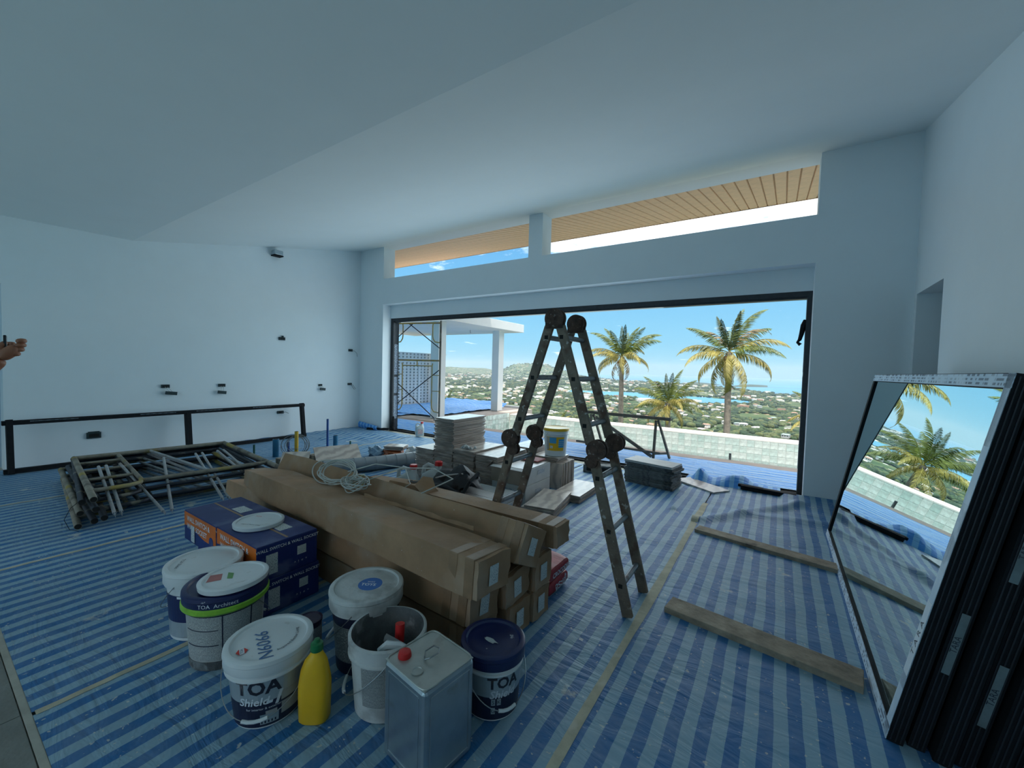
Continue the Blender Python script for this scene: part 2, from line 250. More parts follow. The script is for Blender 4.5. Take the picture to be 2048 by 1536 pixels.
# ------------------------------------------------------------------ mesh builder
class MB:
    def __init__(s): s.v = []; s.f = []; s.m = []; s.uv = []
    def add(s, vs, fs, mi=0, uv=None):
        k = len(s.v); s.v += [tuple(v) for v in vs]
        for i, f in enumerate(fs):
            s.f.append(tuple(k+j for j in f)); s.m.append(mi); s.uv.append(uv[i] if uv else None)
        return s
    def box(s, c, d, R=None, mi=0):
        R = R or Matrix.Identity(3); c = Vector(c); hx, hy, hz = d[0]/2, d[1]/2, d[2]/2
        P = [c + R @ Vector((x*hx, y*hy, z*hz)) for z in (-1, 1) for y in (-1, 1) for x in (-1, 1)]
        F = [(0, 2, 3, 1), (4, 5, 7, 6), (0, 1, 5, 4), (2, 6, 7, 3), (0, 4, 6, 2), (1, 3, 7, 5)]
        q = [(0, 0), (1, 0), (1, 1), (0, 1)]
        # uv on +x/-x/+y/-y faces: horizontal, vertical
        U = [[(0, 0), (0, 1), (1, 1), (1, 0)], q, q, [(1, 0), (1, 1), (0, 1), (0, 0)], [(1, 0), (1, 1), (0, 1), (0, 0)], [(0, 0), (1, 0), (1, 1), (0, 1)]]
        return s.add(P, F, mi, U)
    def b2(s, lo, hi, mi=0):
        return s.box([(a+b)/2 for a, b in zip(lo, hi)], [abs(b-a) for a, b in zip(lo, hi)], None, mi)
    def beam(s, p, q, w, h, upv=(0, 0, 1), mi=0):
        p, q = Vector(p), Vector(q); z = (q-p); L = z.length; z.normalize(); x = Vector(upv).cross(z)
        if x.length < 1e-4: x = Vector((1, 0, 0))
        x.normalize(); y = z.cross(x)
        R = Matrix((x, y, z)).transposed()
        return s.box((p+q)/2, (w, h, L), R, mi)
    def cyl(s, p, q, r, r2=None, n=12, cap=True, mi=0):
        p, q = Vector(p), Vector(q); r2 = r if r2 is None else r2; z = (q-p).normalized()
        x = z.orthogonal().normalized(); y = z.cross(x)
        vs = [p+(x*math.cos(a)+y*math.sin(a))*r for a in [2*PI*i/n for i in range(n)]] + [q+(x*math.cos(a)+y*math.sin(a))*r2 for a in [2*PI*i/n for i in range(n)]]
        fs = [(i, (i+1) % n, n+(i+1) % n, n+i) for i in range(n)]
        if cap: fs += [tuple(range(n))[::-1], tuple(range(n, 2*n))]
        return s.add(vs, fs, mi)
    def tube(s, pts, r, n=8, closed=False, mi=0, cap=True):
        P = [Vector(p) for p in pts]; L = len(P); vs = []; x = None
        for i, p in enumerate(P):
            a = P[(i-1) % L] if (closed or i > 0) else p; b = P[(i+1) % L] if (closed or i < L-1) else p
            t = (b-a).normalized()
            x = (t.orthogonal() if x is None else (x - t*x.dot(t)))
            if x.length < 1e-6: x = t.orthogonal()
            x.normalize(); y = t.cross(x); rr = r[i] if isinstance(r, (list, tuple)) else r
            vs += [p+(x*math.cos(2*PI*k/n)+y*math.sin(2*PI*k/n))*rr for k in range(n)]
        fs = []
        for i in range(L if closed else L-1):
            j = (i+1) % L
            fs += [(i*n+k, i*n+(k+1) % n, j*n+(k+1) % n, j*n+k) for k in range(n)]
        if not closed and cap: fs += [tuple(range(n))[::-1], tuple(range((L-1)*n, L*n))]
        return s.add(vs, fs, mi)
    def lathe(s, prof, c=(0, 0, 0), n=40, mi=0, mis=None):
        c = Vector(c); vs = []; k = len(prof)
        for (r, z) in prof: vs += [c+Vector((r*math.cos(2*PI*i/n), r*math.sin(2*PI*i/n), z)) for i in range(n)]
        K = len(s.v); s.v += [tuple(v) for v in vs]
        for j in range(k-1):
            for i in range(n):
                s.f.append((K+j*n+i, K+j*n+(i+1) % n, K+(j+1)*n+(i+1) % n, K+(j+1)*n+i)); s.m.append(mis[j] if mis else mi); s.uv.append(None)
        if prof[0][0] > 1e-6: s.f.append(tuple(K+i for i in range(n))[::-1]); s.m.append(mis[0] if mis else mi); s.uv.append(None)
        if prof[-1][0] > 1e-6: s.f.append(tuple(K+(k-1)*n+i for i in range(n))); s.m.append(mis[-1] if mis else mi); s.uv.append(None)
        return s
    def band(s, rf, z0, z1, a0, a1, off=.0012, n=28, mi=0, nz=1):
        vs = []; fs = []; uv = []
        for j in range(nz+1):
            z = z0+(z1-z0)*j/nz
            for i in range(n+1):
                a = a0+(a1-a0)*i/n; vs.append(((rf(z)+off)*math.cos(a), (rf(z)+off)*math.sin(a), z))
        for j in range(nz):
            for i in range(n):
                fs.append((j*(n+1)+i, j*(n+1)+i+1, (j+1)*(n+1)+i+1, (j+1)*(n+1)+i))
                uv.append([(i/n, j/nz), ((i+1)/n, j/nz), ((i+1)/n, (j+1)/nz), (i/n, (j+1)/nz)])
        return s.add(vs, fs, mi, uv)

def mesh_of(name, mb, mats):
    me = bpy.data.meshes.new(name); me.from_pydata(mb.v, [], mb.f)
    for m in (mats if isinstance(mats, (list, tuple)) else [mats]): me.materials.append(m)
    if len(me.polygons) == len(mb.m): me.polygons.foreach_set('material_index', mb.m)
    if any(mb.uv):
        ul = me.uv_layers.new(name='uv').data; k = 0
        for f, u in zip(mb.f, mb.uv):
            for i in range(len(f)):
                if u: ul[k].uv = u[i]
                k += 1
    me.update(); return me

def obj(name, mb, mats, parent=None, smooth=False, bevel=0, loc=None):
    me = mb if isinstance(mb, bpy.types.Mesh) else mesh_of(name, mb, mats)
    if smooth:
        try: me.set_sharp_from_angle(angle=math.radians(38)); me.polygons.foreach_set('use_smooth', [True]*len(me.polygons))
        except Exception: me.polygons.foreach_set('use_smooth', [True]*len(me.polygons))
    o = bpy.data.objects.new(name, me); COL.objects.link(o)
    if parent: o.parent = parent
    if loc: o.location = loc
    if bevel:
        b = o.modifiers.new('bevel', 'BEVEL'); b.width = bevel; b.segments = 2; b.limit_method = 'ANGLE'
    return o
def tag(o, label, cat, group=None, kind=None):
    o['label'] = label; o['category'] = cat
    if group: o['group'] = group
    if kind: o['kind'] = kind
    return o
def thing(name, label, cat, loc=(0, 0, 0), rz=0, group=None, rot=None):
    o = bpy.data.objects.new(name, None); COL.objects.link(o); o.empty_display_size = .05
    o.location = loc; o.rotation_euler = rot or (0, 0, rz); return tag(o, label, cat, group)
def struct(name, mb, mats, parent=None, **k):
    o = obj(name, mb, mats, parent, **k)
    if not parent: o['kind'] = 'structure'
    return o
def cptree(o, parent=None):
    c = o.copy(); COL.objects.link(c)
    if parent: c.parent = parent
    for ch in list(o.children): cptree(ch, c)
    return c

def text_mesh(s, size, align='CENTER', slant=0, bold=0):
    cu = bpy.data.curves.new('lettering', 'FONT'); cu.body = s; cu.size = size; cu.align_x = align; cu.align_y = 'CENTER'; cu.shear = slant; cu.offset = bold*size
    cu.resolution_u = 2
    o = bpy.data.objects.new('lettering', cu); COL.objects.link(o)
    me = bpy.data.meshes.new_from_object(o); bpy.data.objects.remove(o); bpy.data.curves.remove(cu); me.name = 'lettering'
    me.materials.clear(); return me
def flat_text(s, size, M, m, parent, name='lettering', **k):
    """text lying in the local xy plane of matrix M (parent's space)"""
    me = text_mesh(s, size, **k); me.transform(M); me.materials.append(m)
    return obj(name, me, None, parent)
def wrap_text(s, size, rf, zc, ac, m, parent, name='lettering', off=.0022, **k):
    me = text_mesh(s, size, **k)
    bm = bmesh.new(); bm.from_mesh(me)
    xs = [v.co.x for v in bm.verts]
    if not xs: return None
    x = min(xs)+.008
    while x < max(xs):
        bmesh.ops.bisect_plane(bm, geom=bm.verts[:]+bm.edges[:]+bm.faces[:], plane_co=(x, 0, 0), plane_no=(1, 0, 0)); x += .008
    for v in bm.verts:
        z = zc+v.co.y; a = ac+v.co.x/rf(zc); r = rf(z)+off; v.co = (r*math.cos(a), r*math.sin(a), z)
    bm.to_mesh(me); bm.free(); me.materials.append(m)
    return obj(name, me, None, parent)
def plane_M(o, x, y):
    x = Vector(x).normalized(); y = Vector(y); y = (y-x*y.dot(x)).normalized(); z = x.cross(y)
    return Matrix(((x.x, y.x, z.x, o[0]), (x.y, y.y, z.y, o[1]), (x.z, y.z, z.z, o[2]), (0, 0, 0, 1)))
def grid(x0, x1, y0, y1, nx, ny, fz):
    vs = []; fs = []
    for j in range(ny+1):
        for i in range(nx+1):
            x = x0+(x1-x0)*i/nx; y = y0+(y1-y0)*j/ny; p = fz(x, y); vs.append(p if isinstance(p, tuple) else (x, y, p))
    for j in range(ny):
        for i in range(nx): a = j*(nx+1)+i; fs.append((a, a+1, a+nx+2, a+nx+1))
    return MB().add(vs, fs)
def nse(x, y, z=0): return noise.noise(Vector((x, y, z)))

# ================================================================== STRUCTURE
YW, XL, XR = 5.60, -7.73, 1.09
OL, OR = -6.974, .279           # opening
ZS, ZF, ZC, ZSILL = 2.658, 2.389, 3.849, 3.185
fl = struct('floor', MB().b2((-9, -5, -.25), (4, 5.9, -.012)), m_grout)
ft = MB().b2((-.298, -.298, -.011), (.298, .298, 0)); ftm = mesh_of('floor_tile', ft, m_conc)
for i in range(9):
    for j in range(3):
        o = obj('floor_tile', ftm, None, fl); o.location = (-6.9+i*.6, -.062-j*.6, random.uniform(-.001, 0))
struct('trim_1', MB().b2((XL, .240, -.012), (XR, .262, .003)), m_grout)

wf = MB()
wf.b2((XL-.1, YW, -.2), (OL, YW+.29, ZC+.02)).b2((OR, YW, -.2), (4, YW+.29, ZC+.6))
wf.b2((OL, YW, ZS), (OR, YW+.29, ZSILL)).b2((OL, YW+.203, ZF), (OR, YW+.29, ZS+.01))
wf.b2((-3.45, YW, ZSILL), (-3.2, YW+.29, ZC))
struct('wall_front', wf, m_wall)
wl = MB().b2((XL-.25, .68, -.2), (XL, YW+.2, 4.2)).b2((XL-.25, -.25, 2.24), (XL, .68, 4.2)).b2((XL-.25, -5, -.2), (XL, -.25, 4.2))
struct('wall_left', wl, m_wall)
struct('door_2', MB().b2((XL-.3, -.25, 0), (XL-.25, .68, 2.24)), m_recess)
wr = MB().b2((XR, -5, -.2), (XR+.2, 4.745, 4.2)).b2((XR, 4.745, 2.238), (XR+.2, 5.52, 4.2)).b2((XR, 5.52, -.2), (XR+.2, YW+.1, 4.2))
struct('wall_right', wr, m_wall)
struct('wall_passage', MB().b2((XR+1.3, 3.5, -.1), (XR+1.4, YW, 3)).b2((XR+.2, 3.5, 2.6), (XR+1.4, YW, 2.7)).b2((XR+.2, 3.4, -.1), (XR+1.4, 3.5, 3)), m_wall)
wb = MB().b2((XL-.2, -4.2, -.2), (-7.1, -4, 3.3)).b2((-.2, -4.2, -.2), (XR+.2, -4, 3.3)).b2((-7.1, -4.2, 2.6), (-.2, -4, 3.3))
struct('wall_back', wb, m_wall)
ce = MB(); cy, cz = 1.852, 3.058
ce.add([(XL-.3, -4.2, 2.93), (XR+.2, -4.2, 2.93), (XR+.2, cy, cz), (XL-.3, cy, cz), (XL-.3, YW, ZC), (XR+.2, YW, ZC), (XL-.3, YW+.3, ZC), (XR+.2, YW+.3, ZC)]
       + [(XL-.3, -4.2, 4.3), (XR+.2, -4.2, 4.3), (XR+.2, YW+.3, 4.3), (XL-.3, YW+.3, 4.3)],
       [(0, 3, 2, 1), (3, 4, 5, 2), (4, 6, 7, 5), (8, 9, 10, 11), (0, 1, 9, 8), (6, 11, 10, 7)])
struct('ceiling', ce, m_ceil)
# eave outside with its soffit boards
sl = (ZC-cz)/(YW-cy)
def zr(y): return ZC-.02+sl*(y-YW)
ev = MB(); x0, x1 = -13.5, 3.2; ya, yb = YW+.29, 8.97
ev.add([(x0, ya, zr(ya)+.03), (x1, ya, zr(ya)+.03), (x1, yb, zr(yb)+.03), (x0, yb, zr(yb)+.03), (x0, ya, zr(ya)+.3), (x1, ya, zr(ya)+.3), (x1, yb, zr(yb)+.3), (x0, yb, zr(yb)+.3)],
       [(0, 3, 2, 1), (4, 5, 6, 7), (3, 7, 6, 2), (0, 1, 5, 4), (0, 4, 7, 3), (1, 2, 6, 5)])
sf = struct('trim_2', ev, m_groove); sf['label'] = 'deep eave over the terrace with honey soffit boards'
pw = .148; pb = MB(); h = (yb-ya)/2
pb.add([(-pw/2+.005, -h, 0), (pw/2-.005, -h, 0), (pw/2-.005, h, 2*h*sl), (-pw/2+.005, h, 2*h*sl), (-pw/2+.012, -h, -.014), (pw/2-.012, -h, -.014), (pw/2-.012, h, 2*h*sl-.014), (-pw/2+.012, h, 2*h*sl-.014)],
       [(4, 7, 6, 5), (0, 4, 5, 1), (3, 2, 6, 7), (0, 3, 7, 4), (1, 5, 6, 2)])
pbm = mesh_of('soffit_board', pb, m_soff)
i = 0; x = x0+pw/2
while x < x1-pw/2:
    o = obj('soffit_board', pbm, None, sf); o.location = (x, (ya+yb)/2, zr(ya)+.028); x += pw
struct('trim_3', MB().b2((x0, yb, zr(yb)+.01), (x1, yb+.03, zr(yb)+.34)), m_groove)
# roof over the room outside, keeps the sun off
struct('trim_4', MB().b2((-13.5, -6, 4.3), (4, YW+.3, 4.5)), m_ext)

# sliding door frame in the opening
d1 = struct('door_1', MB().b2((OL, YW+.215, ZF-.062), (OR, YW+.35, ZF+.004)).b2((OL, YW+.235, ZF-.085), (OR, YW+.33, ZF-.06)), m_dark)
struct('door_jamb', MB().b2((OL, YW+.215, 0), (OL+.085, YW+.36, ZF-.062)), m_dark, d1)
struct('door_jamb', MB().b2((OR-.05, YW+.215, 0), (OR, YW+.34, ZF-.062)), m_dark, d1)
struct('door_threshold', MB().b2((OL, YW+.22, -.01), (OR, YW+.27, .012)), m_black, d1)
m_film = print_mat('protective_film', (.36, .43, .52), (.03, .04, .06), 30, 5, .44)
m_filmw = print_mat('pale_protective_film', (.50, .58, .66), (.10, .13, .18), 6, 60, .5)
fm = MB()
for z0, z1 in ((.25, .75), (.8, 1.15), (1.2, 1.85)): fm.box((OL+.087, YW+.29, (z0+z1)/2), (.002, .09, z1-z0))
struct('protective_film', fm, m_film, d1)
fm = MB()
for z0, z1 in ((.3, .8), (.9, 1.4), (1.45, 2.0)): fm.box((OR-.052, YW+.28, (z0+z1)/2), (.002, .07, z1-z0))
struct('protective_film', fm, m_film, d1)
# loose black seal hanging off the right jamb
sp = [(OR-.055, YW+.26, 2.06), (OR-.07, YW+.25, 2.0), (OR-.085, YW+.25, 1.9), (OR-.1, YW+.25, 1.83), (OR-.12, YW+.25, 1.8), (OR-.09, YW+.25, 1.77)]
tag(obj('rubber_seal', MB().tube(sp, [.02, .03, .025, .02, .015, .02], 6), m_black), 'loose black rubber seal hanging off the right door jamb', 'seal')
sp = [(OL+.10, YW+.24, .30), (OL+.13, YW+.2, .18), (OL+.12, YW+.2, .08), (OL+.2, YW+.17, .015)]
tag(obj('rubber_seal', MB().tube(sp, [.012, .035, .04, .02], 6), m_black), 'black rubber seal slumped at the foot of the left door jamb', 'seal')

# ================================================================== GROUND SHEETS
SEAMS = [XL, -5.90, -4.13, -2.36, -.60, XR]
def fold(x, y, a, b, w, h):
    ax, ay = a; bx, by = b; dx, dy = bx-ax, by-ay; L2 = dx*dx+dy*dy; t = ((x-ax)*dx+(y-ay)*dy)/L2
    if t < 0 or t > 1: t = max(0, min(1, t)); k = .25
    else: k = 1
    d = math.hypot(x-ax-t*dx, y-ay-t*dy); return k*h*math.exp(-(d/w)**2)
def tz(x, y):
    far = max(0, min(1, (y-2.2)/2.5)); near = .25
    amp = .0025+.006*far*(1 if x < -2.6 or x > -1 else .5)
    z = .006+amp*(1+nse(x*2.2, y*6)*1.3+.6*nse(x*6, y*14, 3))
    if x > -.6:
        z += fold(x, y, (-.6, 4.1), (.25, 5.35), .05, .035)+fold(x, y, (-.3, 4.6), (.9, 4.9), .08, .02)+max(0, y-5.2)*.12*(x > .1)
    if -1.5 < x < -.5: z += fold(x, y, (-.95, 5.3), (-.85, 4.3), .04, .03)
    if x < -5.0:
        z += max(0, (-x-7.5))*.12*abs(nse(x*3, y*4))+fold(x, y, (-6.9, 4.2), (-6.0, 5.4), .12, .03)+fold(x, y, (-7.6, 4.5), (-6.6, 5.2), .1, .02)
    if y < .4: z -= (.4-y)*.02
    return max(.003, z)
TL = ['blue and white striped ground sheet along the left wall', 'striped ground sheet under the scaffold frame pile', 'striped ground sheet between the two left tape lines, under the blue boxes and pails',
      'striped ground sheet in the middle, under the long cartons and marble tiles', 'striped ground sheet right of the ladder, under the two timber boards']
for k in range(5):
    a, b = SEAMS[k]+.008, SEAMS[k+1]-.008
    nx = int((b-a)/.04); ny = int(5.35/.04)
    e1 = random.random()*9
    def f(x, y, a=a, b=b, e1=e1):
        u = (x-a)/(b-a); w = .012*nse(y*2.2, e1); return (x+w*(1-2*u)*(1 if a > XL+.1 or u > .5 else 0), y, tz(x, y))
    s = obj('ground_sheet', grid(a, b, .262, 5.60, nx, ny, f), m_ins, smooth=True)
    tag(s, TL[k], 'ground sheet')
TP = [None, 'masking tape line on the floor beside the scaffold frames, nearest the left wall', 'beige masking tape line running behind the white lidded pail, upper of the two at left', 'beige masking tape line reaching the left floor edge in front of the pails',
      'long beige masking tape line passing the right ladder foot']
for k in (1, 2, 3, 4):
    x = SEAMS[k]; wd = .066 if k == 4 else .045
    def f(u, y, x=x, k=k, wd=wd): return (x+u*wd*(.75+.35*nse(y*1.5, k*3.1))+.006*nse(y*1.1, k), y, max(tz(x-.03, y), tz(x+.03, y))+.0015+.001*nse(u*30, y*30))
    s = obj('masking_tape', grid(-.5, .5, .27, 4.75 if k == 4 else 5.2, 2, 150, f), m_tape); tag(s, TP[k], 'tape')
# tarp crumpled up against the pier at the left of the opening
def f(u, v):
    x = -7.62+u*.62; return (x, 5.53-.03*math.sin(v*3)+.012*nse(x*9, v*4), .02+v*(.135-.05*u)+.02*nse(x*7, v*3))
tag(obj('tarp_offcut', grid(0, 1, 0, 1, 24, 6, f), m_crump, smooth=True), 'blue striped tarp end turned up against the left pier', 'tarp')
def f(u, v):
    x = -.98+u*1.05; hh = .15*math.exp(-((u-.17)/.08)**2)+.12*math.exp(-((u-.55)/.22)**2)
    return (x, 5.60+.42*v-.30*u*0+.02*nse(x*8, v*3), .012+hh*math.sin(PI*min(1, v*1.15))*(1+.3*nse(x*11, v*5)))
tag(obj('tarp_offcut', grid(0, 1, 0, 1, 40, 12, f), m_crump, smooth=True), 'bright blue striped tarp edge rucked up behind the threshold board', 'tarp')
# black sill bars
tag(obj('sill_bar', MB().beam((-.33, 5.60, .045), (.22, 5.585, .035), .075, .05).beam((-.36, 5.62, .06), (-.1, 5.6, .055), .05, .03), m_black, bevel=.004), 'black aluminium bar lying on the floor beside the right door jamb', 'metal bar')
tag(obj('sill_bar', MB().beam((-7.26, 5.46, .04), (-6.86, 5.70, .04), .06, .04), m_black, bevel=.004), 'short black aluminium bar at the foot of the left door jamb', 'metal bar')

# ================================================================== WINDOWS LEANING ON THE RIGHT WALL
m_filmS = speck(print_mat('silver_film_print', (.50, .60, .70), (.13, .16, .21), 3, 70, .5), (.62, .70, .78), 5, .5, .05, .7)
m_filmg = mat('greyed_film', (.20, .24, .25), .6, var=.2)
m_glass = bpy.data.materials.new('mirror_glass'); m_glass.use_nodes = True; nt = m_glass.node_tree; nt.nodes.clear(); N = nt.nodes.new
o_ = N('ShaderNodeOutputMaterial'); mxs = N('ShaderNodeMixShader'); g = N('ShaderNodeBsdfGlossy'); t_ = N('ShaderNodeBsdfTransparent')
g.inputs['Color'].default_value = (.80, .97, .99, 1); t_.inputs['Color'].default_value = (.35, .5, .5, 1)
tcn = N('ShaderNodeTexCoord'); nn = N('ShaderNodeTexNoise'); nn.inputs['Scale'].default_value = 2.2; nn.inputs['Detail'].default_value = 7; lk(nt, tcn.outputs['Object'], nn.inputs['Vector'])
mrr = N('ShaderNodeMapRange'); mrr.inputs[1].default_value = .5; mrr.inputs[2].default_value = .8; mrr.inputs[3].default_value = .0; mrr.inputs[4].default_value = .03; lk(nt, nn.outputs[0], mrr.inputs[0]); lk(nt, mrr.outputs[0], g.inputs['Roughness'])
mxs.inputs[0].default_value = .85; lk(nt, t_.outputs[0], mxs.inputs[1]); lk(nt, g.outputs[0], mxs.inputs[2]); lk(nt, mxs.outputs[0], o_.inputs[0])
tilt = math.atan2(.262, 1.42); WW, WH, WT, WB = 2.42, 1.444, .048, .056
def win_M(x0, y0):
    xx = Vector((0, 1, 0)); zz = Vector((math.sin(tilt), 0, math.cos(tilt))); yy = zz.cross(xx)
    return Matrix(((xx.x, yy.x, zz.x, x0), (xx.y, yy.y, zz.y, y0), (xx.z, yy.z, zz.z, .012), (0, 0, 0, 1)))
WL = ['large mirrored glass window in a film-covered frame, frontmost of the stack leaning on the right wall', 'second black framed window from the front of the leaning stack', 'third black framed window from the front of the leaning stack',
      'fourth black framed window from the front of the leaning stack', 'fifth black framed window from the front of the leaning stack', 'sixth black framed window from the front of the leaning stack',
      'black framed window at the back of the leaning stack, against the right wall']
for i in range(7):
    t = thing('framed_window', WL[i], 'window', group='windows stacked against the right wall'); w = WW-.02*(i % 3); y0 = 2.075+(.0, .012, -.02, .01, -.015, .02, 0)[i]
    t.matrix_world = win_M(.405+.062*i, y0)
    for nm, lo, hi in (('frame_bar', (0, -WT, 0), (WB, 0, WH)), ('frame_bar', (w-WB, -WT, 0), (w, 0, WH)), ('frame_bar', (WB, -WT, 0), (w-WB, 0, WB)), ('frame_bar', (WB, -WT, WH-WB), (w-WB, 0, WH))):
        obj(nm, MB().b2(lo, hi), m_black, t)
    obj('glass_pane', MB().b2((WB, -WT*.35, WB), (w-WB, -WT*.35+.006, WH-WB)), m_glass, t)
    # ribs of the profile seen on the near end
    rb = MB()
    for k in range(3): rb.b2((-.004, -WT+.008+k*.014, .01), (0, -WT+.012+k*.014, WH-.01))
    obj('profile_rib', rb, m_dark, t)
    if i == 0:
        fm = MB().box((w/2, .0012, WH-WB/2), (w, .0016, WB-.006)); obj('film_strip', fm, m_filmS, t)
        fm = MB().box((WB/2, .0012, WH/2), (WB-.006, .0016, WH)); obj('film_strip', fm, m_filmS, t)
        fm = MB().box((w/2, .0012, WB/2), (w, .0016, WB-.004)); obj('film_strip', fm, m_filmS, t)
        for a, s in ((.42, .30),):
            obj('film_patch', MB().box((WB/2, .0026, a), (WB-.008, .001, s)), m_text_w, t)
            flat_text('T A R A', .042, plane_M((WB/2, .0035, a), (0, 0, 1), (1, 0, 0)), m_text_d, t)
    else:
        a = (0, .45, .85, .30, .72, .5, .4)[i]
        fm = MB().box((-.006, -WT/2, a), (.002, .022, .24)); obj('film_strip', fm, m_filmg, t)
        flat_text('TARA', .026, plane_M((-.0078, -WT/2, a), (0, 0, 1), (0, 1, 0)), m_text_d, t)

# ================================================================== LONG TIMBER BOARDS, THRESHOLD BOARD
def board(p, q, w, th, label, m=m_wood, name='timber_board'):
    o = obj(name, MB().beam(p, q, w, th, (0, 0, 1)), m, bevel=.003); return tag(o, label, 'board')
board((-.49, 2.50, .024), (.38, 2.385, .024), .145, .035, 'weathered timber board on the floor, nearer of the two by the leaning windows')
board((-.55, 3.88, .024), (.42, 3.70, .024), .125, .032, 'flat timber board on the floor, farther of the two by the leaning windows')
# ================================================================== LADDER
lad = thing('folding_ladder', 'grimy folding aluminium ladder standing as an A in the middle of the room', 'ladder', (0, 0, 0))
YA, YB = 2.25, 2.565
top = Vector((-1.175, 0, 1.715)); mr_ = Vector((-.905, 0, .935)); fr_ = Vector((-.655, 0, .012)); ml_ = Vector((-1.455, 0, .935)); fl_ = Vector((-1.715, 0, .012))
for Y in (YA, YB):
    for (a, b) in ((top+Vector((.030, 0, -.02)), mr_), (mr_, fr_), (top+Vector((-.030, 0, -.02)), ml_), (ml_, fl_)):
        a = a.copy(); b = b.copy(); a.y = b.y = Y; d = (b-a).normalized()
        L = MB().beam(a+d*.03, b-d*(.03 if b.z > .1 else 0), .026, .062, (0, 1, 0)) if False else MB()
        x = Vector((0, 1, 0)); z = d; y = z.cross(x); R = Matrix((x, y, z)).transposed(); aa = a+d*.03; bb = b-d*(.03 if b.z > .1 else 0)
        L.box((aa+bb)/2, (.026, .060, (bb-aa).length), R)
        obj('side_rail', L, m_rust, lad, bevel=.004)
def rung_pts(a, b, zs):
    return [a+(b-a)*((a.z-z)/(a.z-b.z)) for z in zs]
for (a, b, zs) in ((top, mr_, (1.60, 1.345, 1.07)), (mr_, fr_, (.77, .475, .18)), (top, ml_, (1.60, 1.345, 1.07)), (ml_, fl_, (.77, .475, .18))):
    for p in rung_pts(a, b, zs):
        if p.z > 1.3: p = p+Vector((.012 if a is top and b is mr_ else -.012, 0, 0))
        obj('rung', MB().cyl((p.x, YA+.013, p.z), (p.x, YB-.013, p.z), .0165, n=14), m_rung, lad, smooth=True)
        for Y, s in ((YA, -1), (YB, 1)):
            obj('rung_socket', MB().box((p.x, Y+s*.0135, p.z), (.024, .002, .024)), m_hole, lad)
for (c, r, dx) in ((top, .062, 0), (mr_, .060, .032), (ml_, .060, -.026)):
    for Y in (YA, YB):
        h = MB()
        for s in (-1, 1):
            h.cyl((c.x+dx, Y+s*.010, c.z), (c.x+dx, Y+s*.027, c.z), r, n=26)
            if dx: h.cyl((c.x+dx*.1, Y+s*.012, c.z-.07), (c.x+dx*.1, Y+s*.022, c.z-.07), .040, n=18)
            else: h.box((c.x, Y+s*.018, c.z-.035), (.115, .012, .05))
        hg = obj('hinge', h, m_rust2, lad, smooth=True)
        obj('pivot_pin', MB().cyl((c.x+dx, Y-.030, c.z), (c.x+dx, Y+.030, c.z), .013, n=12), m_rust2, hg, smooth=True)

# ================================================================== LONG CARTONS
def crumple(L, w, h, seed, taper=.0):
    """cardboard box along x (right end at 0, left end at -L), uneven faces"""
    bm = bmesh.new(); nx, ny, nz = 26, 4, 4
    V = {}
    def vid(i, j, k):
        if (i, j, k) not in V:
            x = -L*i/nx; y = w*(j/ny-.5); z = h*(k/nz-.5)
            e = 1-.035*(i in (0, nx))-.004*(i in (1, nx-1)); e *= 1-taper*(max(0, i-nx+4)/4)
            a = .006*nse(x*3+seed, y*9, z*9)+.004*nse(x*14+seed, y*22, z*22)
            cr = 0
            if i in (0, nx): cr = .012*nse(seed*3, y*30, z*30)
            V[(i, j, k)] = bm.verts.new((x+cr, y*e*(1+a*6), z*e*(1+a*6)+.003*nse(x*2, seed)))
        return V[(i, j, k)]
    for i in range(nx):
        for j in range(ny):
            bm.faces.new((vid(i, j, 0), vid(i, j+1, 0), vid(i+1, j+1, 0), vid(i+1, j, 0))); bm.faces.new((vid(i, j, nz), vid(i+1, j, nz), vid(i+1, j+1, nz), vid(i, j+1, nz)))
        for k in range(nz):
            bm.faces.new((vid(i, 0, k), vid(i+1, 0, k), vid(i+1, 0, k+1), vid(i, 0, k+1))); bm.faces.new((vid(i, ny, k), vid(i, ny, k+1), vid(i+1, ny, k+1), vid(i+1, ny, k)))
    for j in range(ny):
        for k in range(nz):
            bm.faces.new((vid(0, j, k), vid(0, j, k+1), vid(0, j+1, k+1), vid(0, j+1, k))); bm.faces.new((vid(nx, j, k), vid(nx, j+1, k), vid(nx, j+1, k+1), vid(nx, j, k+1)))
    bmesh.ops.recalc_face_normals(bm, faces=bm.faces); me = bpy.data.meshes.new('carton_body'); bm.to_mesh(me); bm.free(); me.materials.append(m_card); return me
def carton(label, x, y, z, w, h, L, rx=0, rz=-.045, ry=0, seed=1, taper=0, lab=True, taps=(.02, .12)):
    t = thing('long_carton', label, 'carton', (x, y, z), group='long cartons in the pile', rot=(math.radians(rx), ry, rz))
    obj('carton_body', crumple(L, w, h, seed, taper), None, t, smooth=True)
    tb = MB()
    for p in taps: tb.box((-p-.028, 0, 0), (.055, w+.004, h+.004))
    obj('packing_tape', tb, m_cardd, t, bevel=.004)
    obj('tape_strip', MB().box((-L*.5, 0, h/2*1.0+.0015), (L*.96, .05, .002)), m_cardd, t) if random.random() < .0 else None
    if lab: obj('label', MB().box((.008, -.01, .0), (.003, .062, .088)), m_label, t)
    return t
